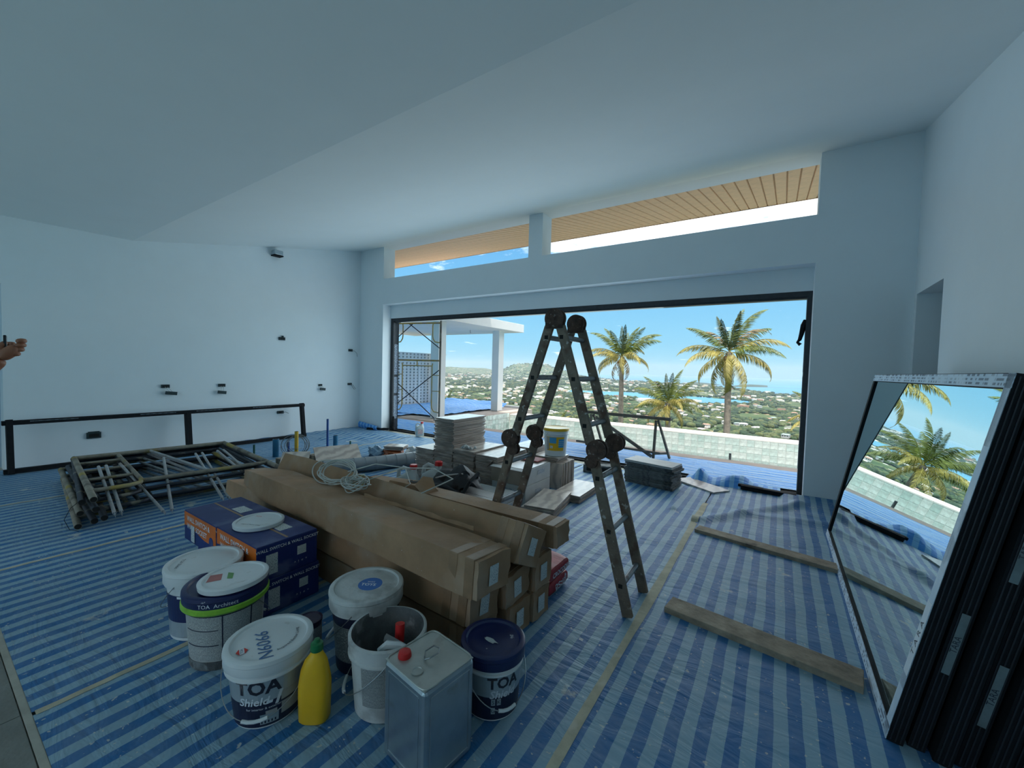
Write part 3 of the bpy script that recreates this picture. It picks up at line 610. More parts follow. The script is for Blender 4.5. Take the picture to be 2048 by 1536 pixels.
C = [("bottom carton of the pile at the front, mostly under its neighbours", -1.14, 1.535, .098, .22, .17, 2.45, 0),
     ("bottom carton of the pile below the middle stack, label facing right", -1.08, 1.775, .098, .185, .17, 2.5, 0),
     ("bottom carton of the pile at the back, beside the red sacks", -1.06, 1.965, .098, .165, .17, 2.5, 0),
     ("lower front carton just behind the grey lidded pail, long left end sticking out", -1.13, 1.53, .272, .22, .165, 2.95, -8),
     ("middle carton of the pile with crushed corner and label on its end", -1.09, 1.76, .27, .215, .165, 2.45, 4),
     ("carton in the second layer at the back of the pile, above the red sacks", -1.05, 1.965, .28, .17, .185, 2.45, 0),
     ("topmost front carton with dusty top and torn taped corner", -1.06, 1.50, .452, .245, .175, 2.55, -4),
     ("tilted carton leaning back on top of the pile, second from the front", -1.04, 1.815, .468, .205, .20, 2.62, -27)]
for i, (lb, x, y, z, w, h, L, rx) in enumerate(C):
    carton(lb, x, y, z, w, h, L, rx, seed=i*3.7+1, taper=.35 if i in (6, 3) else .1)
carton("rearmost slim carton lying on top of the pile below the ladder", -.99, 2.075, .462, .155, .125, 1.75, 0, rz=-.01, ry=-.012, seed=44, taper=.2, lab=False)
# loose cardboard flap along the front carton
def f(u, v):
    x = -1.3-u*.9; return (x, 1.645+.03*nse(x*3, 5), .545+v*(.022+.02*nse(x*9, 2)))
tag(obj('cardboard_flap', grid(0, 1, 0, 1, 30, 2, f), m_cardd, smooth=True), 'torn strip of cardboard standing between the two top cartons', 'cardboard')
# torn small carton on the rear carton
def blob(r, seed, sub=3, amp=.2, fr=2.0, flat=None):
    bm = bmesh.new(); bmesh.ops.create_icosphere(bm, subdivisions=sub, radius=1)
    for v in bm.verts:
        c = v.co; k = 1+amp*noise.noise(c*fr+Vector((seed, seed, 0)))+amp*.5*noise.noise(c*fr*2.7+Vector((0, seed, 2)))
        v.co = Vector((c.x*r[0]*k, c.y*r[1]*k, c.z*r[2]*k))
        if flat is not None and v.co.z < flat: v.co.z = flat
    me = bpy.data.meshes.new('blob'); bm.to_mesh(me); bm.free(); return me
tc_ = thing('torn_carton', 'small torn brown carton lying on the long cartons in front of the white jugs', 'carton', (-2.12, 2.03, .535), rz=.12); tc_.scale = (.72, .72, .72)
b = MB(); b.add([(-.34, -.08, -.035), (.16, -.09, -.035), (.2, .08, -.035), (-.34, .09, -.035), (-.32, -.05, .03), (.05, -.09, .045), (.1, .06, .05), (-.32, .06, .03)],
                [(0, 3, 2, 1), (4, 5, 6, 7), (0, 1, 5, 4), (1, 2, 6, 5), (2, 3, 7, 6), (3, 0, 4, 7)])
obj('carton_body', b, m_card, tc_)
b = MB().add([(.04, -.10, .045), (.17, -.12, -.03), (.22, 0, .02), (.14, .05, .10), (.06, .0, .115)], [(0, 1, 2, 4), (2, 3, 4)]); obj('torn_flap', b, m_card, tc_)
b = MB().add([(-.12, -.02, .046), (-.02, -.05, .05), (.03, 0, .05), (-.02, .03, .05), (-.07, .01, .048), (-.10, .03, .047)], [(0, 1, 2, 3, 4, 5)]); obj('torn_hole', b, m_hole, tc_)

# ================================================================== WALL SWITCH BOXES
def swbox(label, x0, x1, y0, y1, z0, z1, orange=True, top=True):
    cx, cy_, cz_ = (x0+x1)/2, (y0+y1)/2, z0; t = thing('switch_box', label, 'box', (cx, cy_, cz_), group='boxes of wall switches')
    w, d, h = x1-x0, y1-y0, z1-z0
    obj('box_body', MB().box((0, 0, h/2), (w, d, h)), m_boxb, t, bevel=.004)
    obj('box_top', MB().box((0, 0, h+.0015), (w-.004, d-.004, .003)), m_boxt, t)
    obj('seam_tape', MB().box((0, 0, h+.0036), (w*.94, .012, .0015)), m_cardd, t)
    # front (-Y) face
    b = MB(); n = 12
    vs = []
    for i in range(n+1):
        u = i/n; vs += [(-w/2+.003+u*(w-.006), -d/2-.001, h-.004), (-w/2+.003+u*(w-.006), -d/2-.001, h*(.50-.16*u+.06*math.sin(u*7)))]
    b.add(vs, [(2*i, 2*i+1, 2*i+3, 2*i+2) for i in range(n)]); obj('orange_panel', b, m_boxo, t)
    M = lambda x, z, dd: plane_M((x, -d/2-dd, z), (1, 0, 0), (0, 0, 1))
    flat_text('WALL SWITCH &', .046, M(-.02, h*.78, .0022), m_text_w, t, bold=.02); flat_text('WALL SOCKET', .046, M(-.04, h*.52, .0022), m_text_w, t, bold=.02)
    obj('round_emblem', MB().cyl((w*.36, -d/2-.001, h*.42), (w*.36, -d/2-.0025, h*.42), .03, n=20), m_boxb, t)
    obj('paper_label', MB().box((-w*.20, -d/2-.0032, h*.34), (.055, .001, .105)), m_label, t)
    # right (+X) face
    X = lambda y, z, dd: plane_M((w/2+dd, y, z), (0, 1, 0), (0, 0, 1))
    flat_text('WALL SWITCH & WALL SOCKET', .024, X(.0, h*.86, .002), m_text_w, t, bold=.015)
    obj('paper_label', MB().box((w/2+.0012, -d*.27, h*.43), (.001, .062, .112)), m_label, t)
    obj('paper_label', MB().box((w/2+.0012, d*.22, h*.55), (.001, .052, .05)), m_label, t)
    flat_text('^  !  =  *', .022, X(d*.2, h*.22, .002), m_text_w, t)
    if top: obj('paper_label', MB().box((w*.1, d*.16, h+.004), (.13, .075, .001)), m_label, t)
    return t
swbox('blue and orange switch box on top at the right, under the loose white lid', -2.775, -2.285, 1.035, 1.375, .203, .40)
swbox('blue and orange switch box on top at the left, its corner over the floor', -3.275, -2.785, 1.035, 1.375, .203, .395)
swbox('blue switch box on the floor below the others, beside the grey lidded pail', -2.77, -2.28, 1.045, 1.385, .012, .20)
bx = MB().b2((-3.1, 1.05, .012), (-2.78, 1.37, .2)); tag(obj('switch_box', bx, m_boxb, bevel=.004), 'plain blue switch box on the floor hidden behind the white lidded pail', 'box', 'boxes of wall switches')

# ================================================================== PAILS
def pail(name, label, loc, r0, r1, h, lid=True, body=m_white, lidm=m_white, rimh=.045, ang=0, handle=-1.2, wall=.003):
    t = thing(name, label, 'pail', (loc[0], loc[1], .010)); t.rotation_euler = (0, 0, ang)
    rf = lambda z: r0+(r1-r0)*z/h
    pr = [(0, .004), (r0-.012, .004), (r0-.006, 0), (r0, .006), (rf(h*.5), h*.5), (rf(h-.07), h-.07), (r1+.006, h-.068), (r1+.006, h-.062), (r1, h-.058), (r1, h-.03), (r1+.006, h-.028), (r1+.006, h-.004), (r1, h)]
    if not lid: pr += [(r1-.006, h), (r1-.008, h-.02), (r0-.008, .02), (0, .018)]; mis_ = [0]*(len(pr)-4)+[1]*3; body = [body, m_grime]
    else: pr += [(r1-.02, h)]
    obj('bucket', MB().lathe(pr, n=48, mis=None if lid else mis_), body, t, smooth=True)
    if lid:
        R = r1+.009
        l = MB().lathe([(R, h-rimh), (R+.002, h-rimh+.004), (R+.001, h-.012), (R+.004, h-.008), (R+.002, h+.006), (R-.004, h+.010), (R-.018, h+.010), (R-.024, h+.003), (R-.045, h+.002), (R-.05, h+.004), (0, h+.004)], n=48)
        obj('lid', l, lidm, t, smooth=True)
    # wire bail
    pts = []
    a0 = handle
    for i in range(25):
        u = i/24; a = a0-PI/2+u*PI; dr = math.sin(u*PI)
        rr = r1+.012; pts.append((math.cos(a)*rr*(1+.05*dr), math.sin(a)*rr*(1+.05*dr), h-.05-dr*(h*.55)))
    if handle is not None: obj('bail', MB().tube(pts, .0018, 6), m_wire, t); obj('bail_grip', MB().tube(pts[10:15], .0065, 8), m_white, t)
    t['_h'] = h; return t, rf
def face(t):  # angle (local) towards the camera
    return math.atan2(-t.location.y, -t.location.x)-t.rotation_euler.z
# 1 front pail
t, rf = pail('paint_pail', 'white lidded paint pail with handwriting on its lid, beside the yellow bottle', (-1.665, .805), .118, .146, .275, handle=-.75)
F = face(t)
obj('label_wrap', MB().band(rf, .012, .115, 0, 2*PI, n=60), m_navyd, t); obj('label_wrap', MB().band(rf, .115, .205, 0, 2*PI, n=60), m_silver, t)
wrap_text('TOA', .075, rf, .172, F-.30, m_text_d, t, bold=.03); wrap_text('Shield', .044, rf, .118, F-.42, m_text_w, t, slant=.2, bold=.02); wrap_text('-1', .07, rf, .116, F+.10, m_text_w, t, slant=.3, bold=.03)
b = MB().band(rf, .098, .135, F+.30, F+1.0, .0018).band(rf, .04, .09, F+.32, F+1.0, .0018); obj('data_panel', b, m_spec, t)
b = MB().band(rf, .022, .062, F-.25, F+.25, .0018); obj('house_picture', b, m_silver, t); b = MB().band(rf, .06, .075, F-.1, F+.2, .0019); obj('house_picture', b, m_wdirty, t)
for k in range(6): pass
b = MB()
for k in range(5): b.band(rf, .026, .036, F-.22+k*.09, F-.18+k*.09, .0024, n=2)
obj('house_windows', b, m_navyd, t)
wrap_text('for interior & exterior', .013, rf, .088, F-.15, m_text_w, t)
lz = .275+.0062
ux, uy = Vector((-.35, -.94, 0)), Vector((.94, -.35, 0))
flat_text('N6066', .068, plane_M((.030, -.034, lz), (-.94, .33, 0), (-.33, -.94, 0)), m_text_b, t, slant=.2)
b = MB()
M_ = plane_M((.0, -.102, lz), (-.94, .33, 0), (-.33, -.94, 0)); hx = [M_ @ Vector((.020*math.cos(PI/6+k*PI/3), .020*math.sin(PI/6+k*PI/3), 0)) for k in range(6)]
b.add(hx, [tuple(range(6))]); obj('emblem', b, m_text_r, t)
hx = [M_ @ Vector((x, y, .0004)) for x, y in ((-.018, -.008), (.018, -.008), (.018, .008), (-.018, .008))]; obj('emblem_plate', MB().add(hx, [(0, 1, 2, 3)]), m_text_w, t)
flat_text('TOA', .013, plane_M(tuple(M_ @ Vector((0, 0, .0009))), (-.94, .33, 0), (-.33, -.94, 0)), m_text_d, t)
me = text_mesh('Inspired Better Living', .017)
for v in me.vertices:
    a = v.co.x/.098; rr = .098-v.co.y; q = .55+a; v.co = (rr*math.cos(q), rr*math.sin(q), lz)
me.materials.append(m_text_d); obj('lettering', me, None, t)
# 2 blue lidded pail
t, rf = pail('paint_pail', 'small white pail with navy blue lid right of the tin can', (-.945, 1.345), .108, .122, .262, lidm=m_navy, handle=-.5)
F = face(t)
obj('label_wrap', MB().band(rf, .012, .105, 0, 2*PI, n=60), m_navyd, t); obj('label_wrap', MB().band(rf, .105, .19, 0, 2*PI, n=60), m_silver, t)
wrap_text('TOA', .062, rf, .160, F+.40, m_text_d, t, bold=.03); wrap_text('Shield', .045, rf, .115, F+.38, m_text_w, t, slant=.2, bold=.02)
for k, s in enumerate('SKG'):
    a = F+.05+(k % 2)*.2; z = .085-(k//2)*.035; obj('badge', MB().band(rf, z-.013, z+.013, a-.07, a+.07, .002, n=4), m_silver, t); wrap_text(s, .022, rf, z, a, m_text_d, t, off=.003)
obj('paint_splash', blob((.03, .012, .004), 3, 2, .6, 3, 0), None, t, loc=(-.0, -.02, .268)).data.materials.append(m_wdirty)
# 3 grey lidded pail
t, rf = pail('paint_pail', 'tall pail with grimy grey lid and round blue sticker, touching the cartons', (-1.585, 1.205), .130, .155, .345, lidm=m_wdirty, body=m_wdirty, rimh=.06, handle=-2.6)
F = face(t)
obj('label_wrap', MB().band(rf, .06, .27, 0, 2*PI, n=60), m_spec2, t); obj('label_band', MB().band(rf, .225, .285, 0, 2*PI, .0018, n=60), m_navyd, t); obj('label_band', MB().band(rf, .004, .062, 0, 2*PI, .0018, n=60), m_navyd, t)
obj('data_panel', MB().band(rf, .19, .222, F-.45, F-.12, .002), m_navyd, t)
b = MB()
for k in range(6): b.band(rf, .145, .168, F-.5+k*.17, F-.40+k*.17, .002, n=4)
obj('pictogram_row', b, m_navyd, t)
obj('round_sticker', MB().cyl((.01, .01, .349), (.01, .01, .3505), .055, n=32), m_blueart, t)
flat_text('TOYS', .028, plane_M((.01, .0, .3512), (.85, .52, 0), (-.52, .85, 0)), m_text_w, t, bold=.03); flat_text('wet', .024, plane_M((0, .025, .3512), (.85, .52, 0), (-.52, .85, 0)), m_text_w, t)
# 4 open pail
t, rf = pail('open_pail', 'open dirty white pail full of scrapers, behind the tin can', (-1.305, 1.10), .128, .150, .305, lid=False, body=m_wdirty, handle=-2.3)
F = face(t); obj('label_wrap', MB().band(rf, .07, .235, F-.75, F+.2, .0016), m_spec2, t); obj('label_band', MB().band(rf, .235, .242, F-.75, F+.2, .002), m_navyd, t)
wrap_text('NO. 5 -', .012, rf, .255, F-.3, m_text_d, t)
T = thing('scraper', 'grey steel taping blade standing in the open pail', 'scraper', (-1.33, 1.10, .05)); T.rotation_euler = (.25, .35, .4)
obj('blade', MB().box((0, 0, .17), (.10, .003, .17)), m_tintop, T); obj('grip', MB().box((0, 0, .265), (.11, .014, .03)), m_cablec, T)
T = thing('scraper', 'curved pale plastic scraper at the left of the open pail', 'scraper', (-1.37, 1.05, .10)); T.rotation_euler = (.5, .9, 1.0)
obj('blade', MB().tube([(0, 0, 0), (.02, 0, .06), (.0, .01, .12), (-.03, .01, .18)], [.008, .02, .02, .01], 6), m_clear, T, smooth=True)
T = thing('spray_bottle', 'navy spray bottle with red collar and white trigger inside the open pail', 'spray bottle', (-1.255, 1.115, .05), 2.2)
obj('bottle', MB().lathe([(0, 0), (.038, 0), (.04, .01), (.04, .15), (.02, .2), (.015, .22)], n=20), m_navy, T, smooth=True)
obj('collar', MB().cyl((0, 0, .215), (.01, .0, .285), .019, n=14), m_red, T, smooth=True)
T = thing('trigger_sprayer', 'white trigger sprayer head lying in the open pail beside the red collar', 'sprayer', (-1.225, 1.055, .27), .6)
obj('sprayer_head', MB().tube([(-.05, 0, 0), (-.02, 0, .025), (.03, 0, .022), (.06, 0, .012)], [.016, .02, .016, .01], 8), m_white, T, smooth=True); obj('trigger', MB().tube([(.02, 0, .015), (.03, 0, -.02), (.02, 0, -.045)], .005, 6), m_white, T)
# 5 lime rimmed pail with stacked lids
t, rf = pail('paint_pail', 'big pail with navy lid and lime green drips, white lid lying on top', (-2.155, .845), .140, .160, .335, body=m_wdirty, lidm=m_navy, rimh=.04, handle=1.9)
F = face(t)
obj('label_wrap', MB().band(rf, .05, .262, F-1.3, F+1.2, .0015, nz=1), m_spec, t); obj('label_band', MB().band(rf, .255, .268, F-1.35, F+1.25, .002), m_navyd, t); obj('label_band', MB().band(rf, .004, .045, 0, 2*PI, .002), m_slate, t)
b = MB().band(rf, .05, .26, F-.12, F-.09, .0024, n=2).band(rf, .05, .26, F+.62, F+.66, .0024, n=2)
for z in (.12, .19): b.band(rf, z, z+.004, F-1.2, F-.2, .0024)
obj('label_rule', b, m_navyd, t)
R = .171; l = MB().lathe([(R-.012, .262), (R-.004, .265), (R+.004, .275), (R+.004, .292), (R-.002, .297)], n=48); obj('lime_drip_rim', l, m_lime, t, smooth=True)
wrap_text('TOA  Architect', .024, lambda z: .172, .313, F-.2, m_text_w, t)
def lidthing(label, loc, R, rot, sticker=True, m=m_white):
    T = thing('pail_lid', label, 'lid', loc, rot=rot)
    obj('lid_disc', MB().lathe([(0, .004), (R-.01, .004), (R-.008, 0), (R, 0), (R+.002, .02), (R-.004, .024), (R-.016, .024), (R-.02, .018), (0, .018)], n=48), m, T, smooth=True); return T
T = lidthing('white pail lid with pink and green smears, lying on the navy lid', (-2.115, .86, .362), .140, (.03, -.035, 0), m=m_white)
obj('paint_smear', MB().add([(-.10, -.06, .0186), (-.04, -.10, .0186), (-.01, -.05, .0186), (-.07, -.02, .0186)], [(0, 1, 2, 3)]), mat('pink_smear', (.50, .18, .17), .6), T)
obj('paint_smear', MB().add([(-.06, 0, .0187), (.0, -.03, .0187), (.02, -.015, .0187), (-.03, .012, .0187)], [(0, 1, 2, 3)]), mat('green_smear', (.16, .36, .12), .6), T)
T = lidthing('loose white pail lid lying on the blue switch boxes', (-2.62, 1.20, .408), .135, (0, 0, 0))
flat_text('Inspired Better Living', .014, plane_M((.03, -.06, .0188), (.9, .45, 0), (-.45, .9, 0)), m_text_d, T); flat_text('TOA', .02, plane_M((-.07, .03, .0188), (.9, .45, 0), (-.45, .9, 0)), m_text_r, T)
# 6 white lidded pail behind
t, rf = pail('paint_pail', 'clear bodied pail with white lid, farthest left behind the navy lidded pail', (-2.465, .865), .140, .158, .338, body=m_white, rimh=.06, handle=3.6)
F = face(t); obj('label_wrap', MB().band(rf, .10, .235, 0, 2*PI, n=60), m_navy, t); obj('label_wrap', MB().band(rf, .02, .10, 0, 2*PI, n=60), m_silver, t)
obj('data_panel', MB().band(rf, .075, .11, F-.3, F+.1, .002), m_blueart, t); wrap_text('T', .08, rf, .2, F-.62, m_text_w, t, bold=.03)
obj('data_panel', MB().band(rf, .03, .07, F-.5, F+.1, .002), m_spec, t); flat_text('TOA Shield', .022, plane_M((-.05, -.09, .3445), (.8, -.6, 0), (.6, .8, 0)), m_text_d, t)
# small tin with purple lid
t = thing('small_tin', 'small tin with purple lid behind the yellow bottle', 'tin', (-1.87, 1.09, .01))
obj('can', MB().lathe([(0, 0), (.052, 0), (.054, .004), (.054, .128), (.050, .13)], n=32), m_purple, t, smooth=True); obj('lid', MB().lathe([(.054, .122), (.058, .124), (.058, .138), (.052, .140), (.048, .135), (0, .134)], n=32), m_purple, t, smooth=True)
obj('label_wrap', MB().band(lambda z: .054, .02, .11, 0, 2*PI), m_spec2, t)
# yellow bottle
t = thing('yellow_bottle', 'bright yellow plastic bottle with green cap in front', 'bottle', (-1.46, .875, .010), .62)
def sup(a, rx, ry, n=3.0): c, s = math.cos(a), math.sin(a); return (rx*math.copysign(abs(c)**(2/n), c), ry*math.copysign(abs(s)**(2/n), s))
def loft(secs, n=32):
    vs = []; fs = []
    for (z, rx, ry, e, ox) in secs:
        for i in range(n): x, y = sup(2*PI*i/n, rx, ry, e); vs.append((x+ox, y, z))
    for j in range(len(secs)-1):
        for i in range(n): fs.append((j*n+i, j*n+(i+1) % n, (j+1)*n+(i+1) % n, (j+1)*n+i))
    fs += [tuple(range(n))[::-1], tuple(range((len(secs)-1)*n, len(secs)*n))]; return MB().add(vs, fs)
obj('bottle', loft([(0, .050, .034, 3, 0), (.008, .056, .039, 3, 0), (.10, .058, .041, 3, 0), (.145, .058, .041, 3, 0), (.165, .057, .038, 2.6, 0), (.20, .052, .034, 2.4, 0), (.235, .042, .029, 2.2, .003), (.26, .026, .022, 2, .006), (.272, .020, .018, 2, .006), (.282, .020, .018, 2, .006)]), m_yel, t, smooth=True)
obj('cap', MB().lathe([(.022, .274), (.024, .278), (.022, .302), (.012, .306), (.010, .318), (0, .32)], c=(.006, 0, 0), n=20), m_green, t, smooth=True)
# tin can
t = thing('square_tin', 'large square tin can with red screw cap and wire handle, nearest the camera', 'tin', (-1.0, 1.03, .010), math.radians(-7))
obj('can', MB().box((0, 0, .172), (.232, .222, .344)), m_tin, t, bevel=.014)
pn = MB()
for s in (-1, 1):
    for (a, b) in (((-.085, .03), (.085, .03)), ((.085, .03), (.085, .315)), ((.085, .315), (-.085, .315)), ((-.085, .315), (-.085, .03))):
        pn.beam((a[0], s*.1115, a[1]), (b[0], s*.1115, b[1]), .006, .003, (0, 1, 0)); pn.beam((s*.1165, a[0], a[1]), (s*.1165, b[0], b[1]), .003, .006, (1, 0, 0))
obj('pressed_panel', pn, m_tin, t, bevel=.001)
tp = MB().box((0, 0, .344), (.226, .216, .004)); obj('can_top', tp, m_tintop, t, bevel=.001)
rm = MB(); c4 = [(-.114, -.109), (.114, -.109), (.114, .109), (-.114, .109)]
obj('seam_rim', rm.tube([(sup(2*PI*i/48, .114, .109, 9)[0], sup(2*PI*i/48, .114, .109, 9)[1], .347) for i in range(48)], .0035, 6, closed=True), m_tintop, t)
obj('screw_cap', MB().lathe([(.024, .346), (.024, .352), (.021, .364), (.017, .366), (0, .367)], c=(-.072, -.055, 0), n=24), m_red, t, smooth=True)
hp = [(-.02, 0, .35), (-.03, .01, .362), (-.025, .045, .366), (0, .05, .366), (.016, .03, .366), (.01, -.002, .362), (-.005, -.01, .354)]
obj('wire_handle', MB().tube([(x+.008, y-.012, z) for x, y, z in hp], .0028, 8, closed=True), m_wire, t, smooth=True)
obj('pour_spout', MB().lathe([(.021, .346), (.021, .350), (.017, .351), (.015, .348), (0, .3485)], c=(.022, -.07, 0), n=24), m_tintop, t, smooth=True)
# red sacks
def sack(label, x, y, z, L, w, h, txt, sz):
    T = thing('cement_sack', label, 'sack', (x, y, z), group='red sacks beside the cartons')
    bm = bmesh.new(); bmesh.ops.create_cube(bm, size=1); bmesh.ops.subdivide_edges(bm, edges=bm.edges[:], cuts=9, use_grid_fill=True)
    for v in bm.verts:
        c = v.co; ex = 1-abs(2*c.x)**6*.12; ey = 1-abs(2*c.z)**4*.10; v.co = Vector((c.x*L*(1-abs(2*c.z)**4*.03), c.y*w*ex*ey, c.z*h*(1-abs(2*c.x)**5*.18)*(1-abs(2*c.y)**6*.12)*(1+.08*nse(c.x*5, c.y*5, z*9))))
    me = bpy.data.meshes.new('sack_body'); bm.to_mesh(me); bm.free(); me.materials.append(m_bagred); obj('sack_body', me, None, T, smooth=True)
    obj('sack_stripe', MB().box((L*.5-.02, -w*.465, 0), (.012, .004, h*.6)).box((L*.30, 0, h*.5-.004), (.012, w*.7, .003)), m_text_w, T)
    flat_text(txt, sz, plane_M((L*.5+.006, .02, -.004), (0, 1, 0), (0, 0, 1)), m_text_w, T, bold=.02); return T
sack('red cement sack underneath, beside the carton pile', -1.34, 2.265, .058, .48, .29, .095, 'จระเข้', .07)
sack('red cement sack on top, lettered white on its end', -1.33, 2.25, .152, .48, .29, .095, 'CROCODILE', .042)
# ================================================================== CABLE COIL ON THE CARTONS
def coil(label, c, R, n, m, tail=None, tilt=(0, 0, 0), rt_=.004, sq=.6, name='cable_coil'):
    T = thing(name, label, 'cable', c, rot=tilt)
    for k in range(n):
        rr = R*random.uniform(.72, 1.0); ox, oy = random.uniform(-.035, .035)*R/.15, random.uniform(-.02, .02); ph = random.random()*6
        pts = [(ox+rr*math.cos(a+ph), oy+rr*sq*math.sin(a+ph), .006*k+.02*math.sin(2*a+k)) for a in [2*PI*i/40 for i in range(40)]]
        obj('cable_loop', MB().tube(pts, rt_, 6, closed=True), m, T, smooth=True)
    if tail: obj('cable_tail', MB().tube(tail, rt_, 6), m, T, smooth=True)
    return T
coil('coil of white electric cable lying across the tilted cartons', (-2.66, 1.74, .60), .17, 7, m_cable, [(.1, .02, .02), (.3, .10, .05), (.52, .12, .03), (.6, .02, .0), (.5, -.1, -.0), (.36, -.14, -.05)], (.75, .05, .3))
coil('second bundle of white cable loops tied beside the first on the cartons', (-2.36, 1.70, .575), .10, 8, m_cable, [(.05, .02, .02), (.25, .18, .03), (.5, .2, .02), (.7, .1, .01), (.55, -.05, 0)], (.35, -.1, .2))
tag(obj('cable_tie', MB().tube([(-2.46, 1.74, .56), (-2.42, 1.80, .62), (-2.38, 1.82, .59), (-2.41, 1.76, .55)], .009, 6, closed=True), mat('yellow_tie', (.55, .5, .28), .6)), 'yellowish tie holding the white cable bundle', 'tie')

# ================================================================== MARBLE TILES
def slabmesh(w, d, h, mats): return mesh_of('marble_tile', MB().box((0, 0, h/2), (w, d, h-.0015)), mats)
TW, TD, TH = .30, .60, .0195
me_t = mesh_of('marble_tile', MB(), [m_marb, m_marbg])
def tile_mesh(w, d, h):
    b = MB().box((0, 0, h/2), (w, d, h-.0035)); me = mesh_of('marble_tile', b, [m_marb, m_marbg]); me.polygons.foreach_set('material_index', [0, 0, 1, 1, 1, 1]); return me
tm = tile_mesh(TW, TD, TH)
ORD = ['top', 'second', 'third', 'fourth', 'fifth', 'sixth', 'seventh', 'eighth', 'ninth', 'tenth']
def nth(k):
    return ORD[k] if k < 10 else '%d%s' % (k+1, {1: 'st', 2: 'nd', 3: 'rd'}.get((k+1) % 10 if (k+1) % 100 not in (11, 12, 13) else 0, 'th'))
def stack(label, cx, cy, z0, n, group, mesh=tm, th=TH, rz=0, jit=.010, top=None, cat='tile', name='marble_tile', jr=.018):
    for k in range(n):
        o = obj(name, mesh, None); o.location = (cx+random.uniform(-jit, jit), cy+random.uniform(-jit, jit), z0+k*th); o.rotation_euler = (0, 0, rz+random.uniform(-jr, jr))
        tag(o, (top if (top and k == n-1) else label+', '+nth(n-1-k)+' from the top'), cat, group)
ZB = .012
stack('marble tile in the tallest stack by the jugs', -3.25, 3.80, ZB, 40, 'tiles in the tallest stack', top='top marble tile of the tallest stack')
stack('marble tile in the low stack left of the tallest', -3.56, 3.80, ZB, 20, 'tiles in the low left stack', top='top marble tile of the low stack left of the tallest')
stack('marble tile in the second stack, beside the tallest', -2.94, 3.80, ZB, 23, 'tiles in the second stack', top='pale marble tile topping the second stack, white gloves on it')
stack('marble tile in the third stack, right of the gloves', -2.63, 3.82, ZB, 22, 'tiles in the third stack', top='pale marble tile on top of the third stack')
stack('marble tile in the right rear stack', -2.63, 4.50, ZB, 22, 'tiles in the right rear stack', rz=.03, top='marble tile topping the right rear stack')
stack('marble tile in the low pile beside the standing tiles', -1.83, 4.17, ZB, 4, 'tiles in the low pile right', rz=.02, top='pale marble tile topping the low pile next to the standing tiles')
stack('marble tile in the fanned pile by the ladder', -1.88, 3.57, ZB, 5, 'tiles in the fanned pile', rz=.16, jr=.06, top='pale marble tile topping the fanned pile between the ladder legs')
gl = thing('work_gloves', 'pair of crumpled white gloves on the second tile stack', 'gloves', (-2.97, 3.60, ZB+23*TH))
for k in range(7):
    a = random.uniform(-.9, .9); x = random.uniform(-.09, .09); y = random.uniform(-.06, .03)
    obj('glove_finger', MB().tube([(x, y, .012), (x+.03*math.cos(a), y+.03*math.sin(a), .03), (x+.06*math.cos(a), y+.06*math.sin(a), .014)], [.012, .013, .008], 7), m_wdirty, gl, smooth=True)
me = blob((.08, .04, .022), 4, 3, .7, 2.5, 0); me.materials.append(m_wdirty); obj('glove_palm', me, None, gl, smooth=True)
# standing tiles
st = tile_mesh(.40, .30, .026)
for k in range(13):
    o = obj('marble_tile', st, None); o.rotation_euler = (PI/2, 0, 0); o.location = (-2.245+random.uniform(-.006, .006), 4.21+.027*k, ZB+.15); tag(o, 'marble tile standing on edge under the yellow rimmed pail, '+('first' if k == 0 else nth(k))+' from the front', 'tile', 'tiles standing on edge')
stack('short marble tile laid on the standing tiles', -2.28, 4.34, ZB+.301, 4, 'tiles laid on the standing row', mesh=tile_mesh(.34, .30, .014), th=.0145)
yp, rf = pail('yellow_pail', 'white pail with yellow rim and colourful label on the standing tiles', (-2.22, 4.36), .125, .152, .33, lid=False, body=m_white, handle=3.0)
yp.location.z = ZB+.301+4*.0145+.001
F = face(yp)
obj('rim_ring', MB().lathe([(.150, .300), (.160, .302), (.160, .328), (.152, .334), (.146, .330)], n=48), m_yel, yp, smooth=True)
m_sky = mat('sky_blue_print', (.04, .33, .62), .45, var=.05)
obj('label_wrap', MB().band(rf, .07, .235, F-.85, F+.75, .0015), m_yel, yp); obj('picture_panel', MB().band(rf, .16, .23, F-.55, F+.05, .0022), m_sky, yp)
obj('picture_panel', MB().band(rf, .11, .21, F+.25, F+.75, .0022), m_sky, yp); obj('data_panel', MB().band(rf, .08, .23, F-.84, F-.6, .0022), m_spec, yp)
obj('badge', MB().band(rf, .10, .13, F-.5, F-.25, .0026, n=6), m_text_w, yp); wrap_text('L', .03, rf, .115, F-.38, m_text_d, yp, off=.004)
for k in range(3): wrap_text('fresh paint', .018, rf, .185-k*.022, F+.5, m_text_w, yp, off=.004)
# tile cartons
cm_ = MB().box((0, 0, .0925), (.31, .63, .185))
def tcarton(label, x, y, z, w=.148, d=.62, h=.092, rz=0):
    T = thing('tile_carton', label, 'carton', (x, y, z), rz, 'cartons of marble tiles'); 
    obj('carton_body', MB().box((0, 0, h/2), (d, w, h-.002)), m_cartw, T, bevel=.003)
    obj('print_label', MB().box((d/2+.001, 0, h*.5), (.0016, min(w*.75, .13), min(h*.55, .05))), m_cartlab, T); obj('print_label', MB().box((0, -w/2-.001, h*.5), (d*.5, .0016, h*.5)), m_cartlab, T); return T
for j in range(4):
    for k in range(2):
        lb = ('pale flat tile carton on the upper layer, ' if k else 'pale flat tile carton on the floor layer, ')+('nearest the long cartons', 'second row back', 'third row back', 'row against the open carton')[j]
        tcarton(lb, -2.42+random.uniform(-.01, .01), 2.74+.162*j, ZB+.097*k, w=.158)
T = tcarton('closed white tile carton with blue label under the opened one', -2.30, 3.73, ZB, w=.52, d=.42, h=.19)
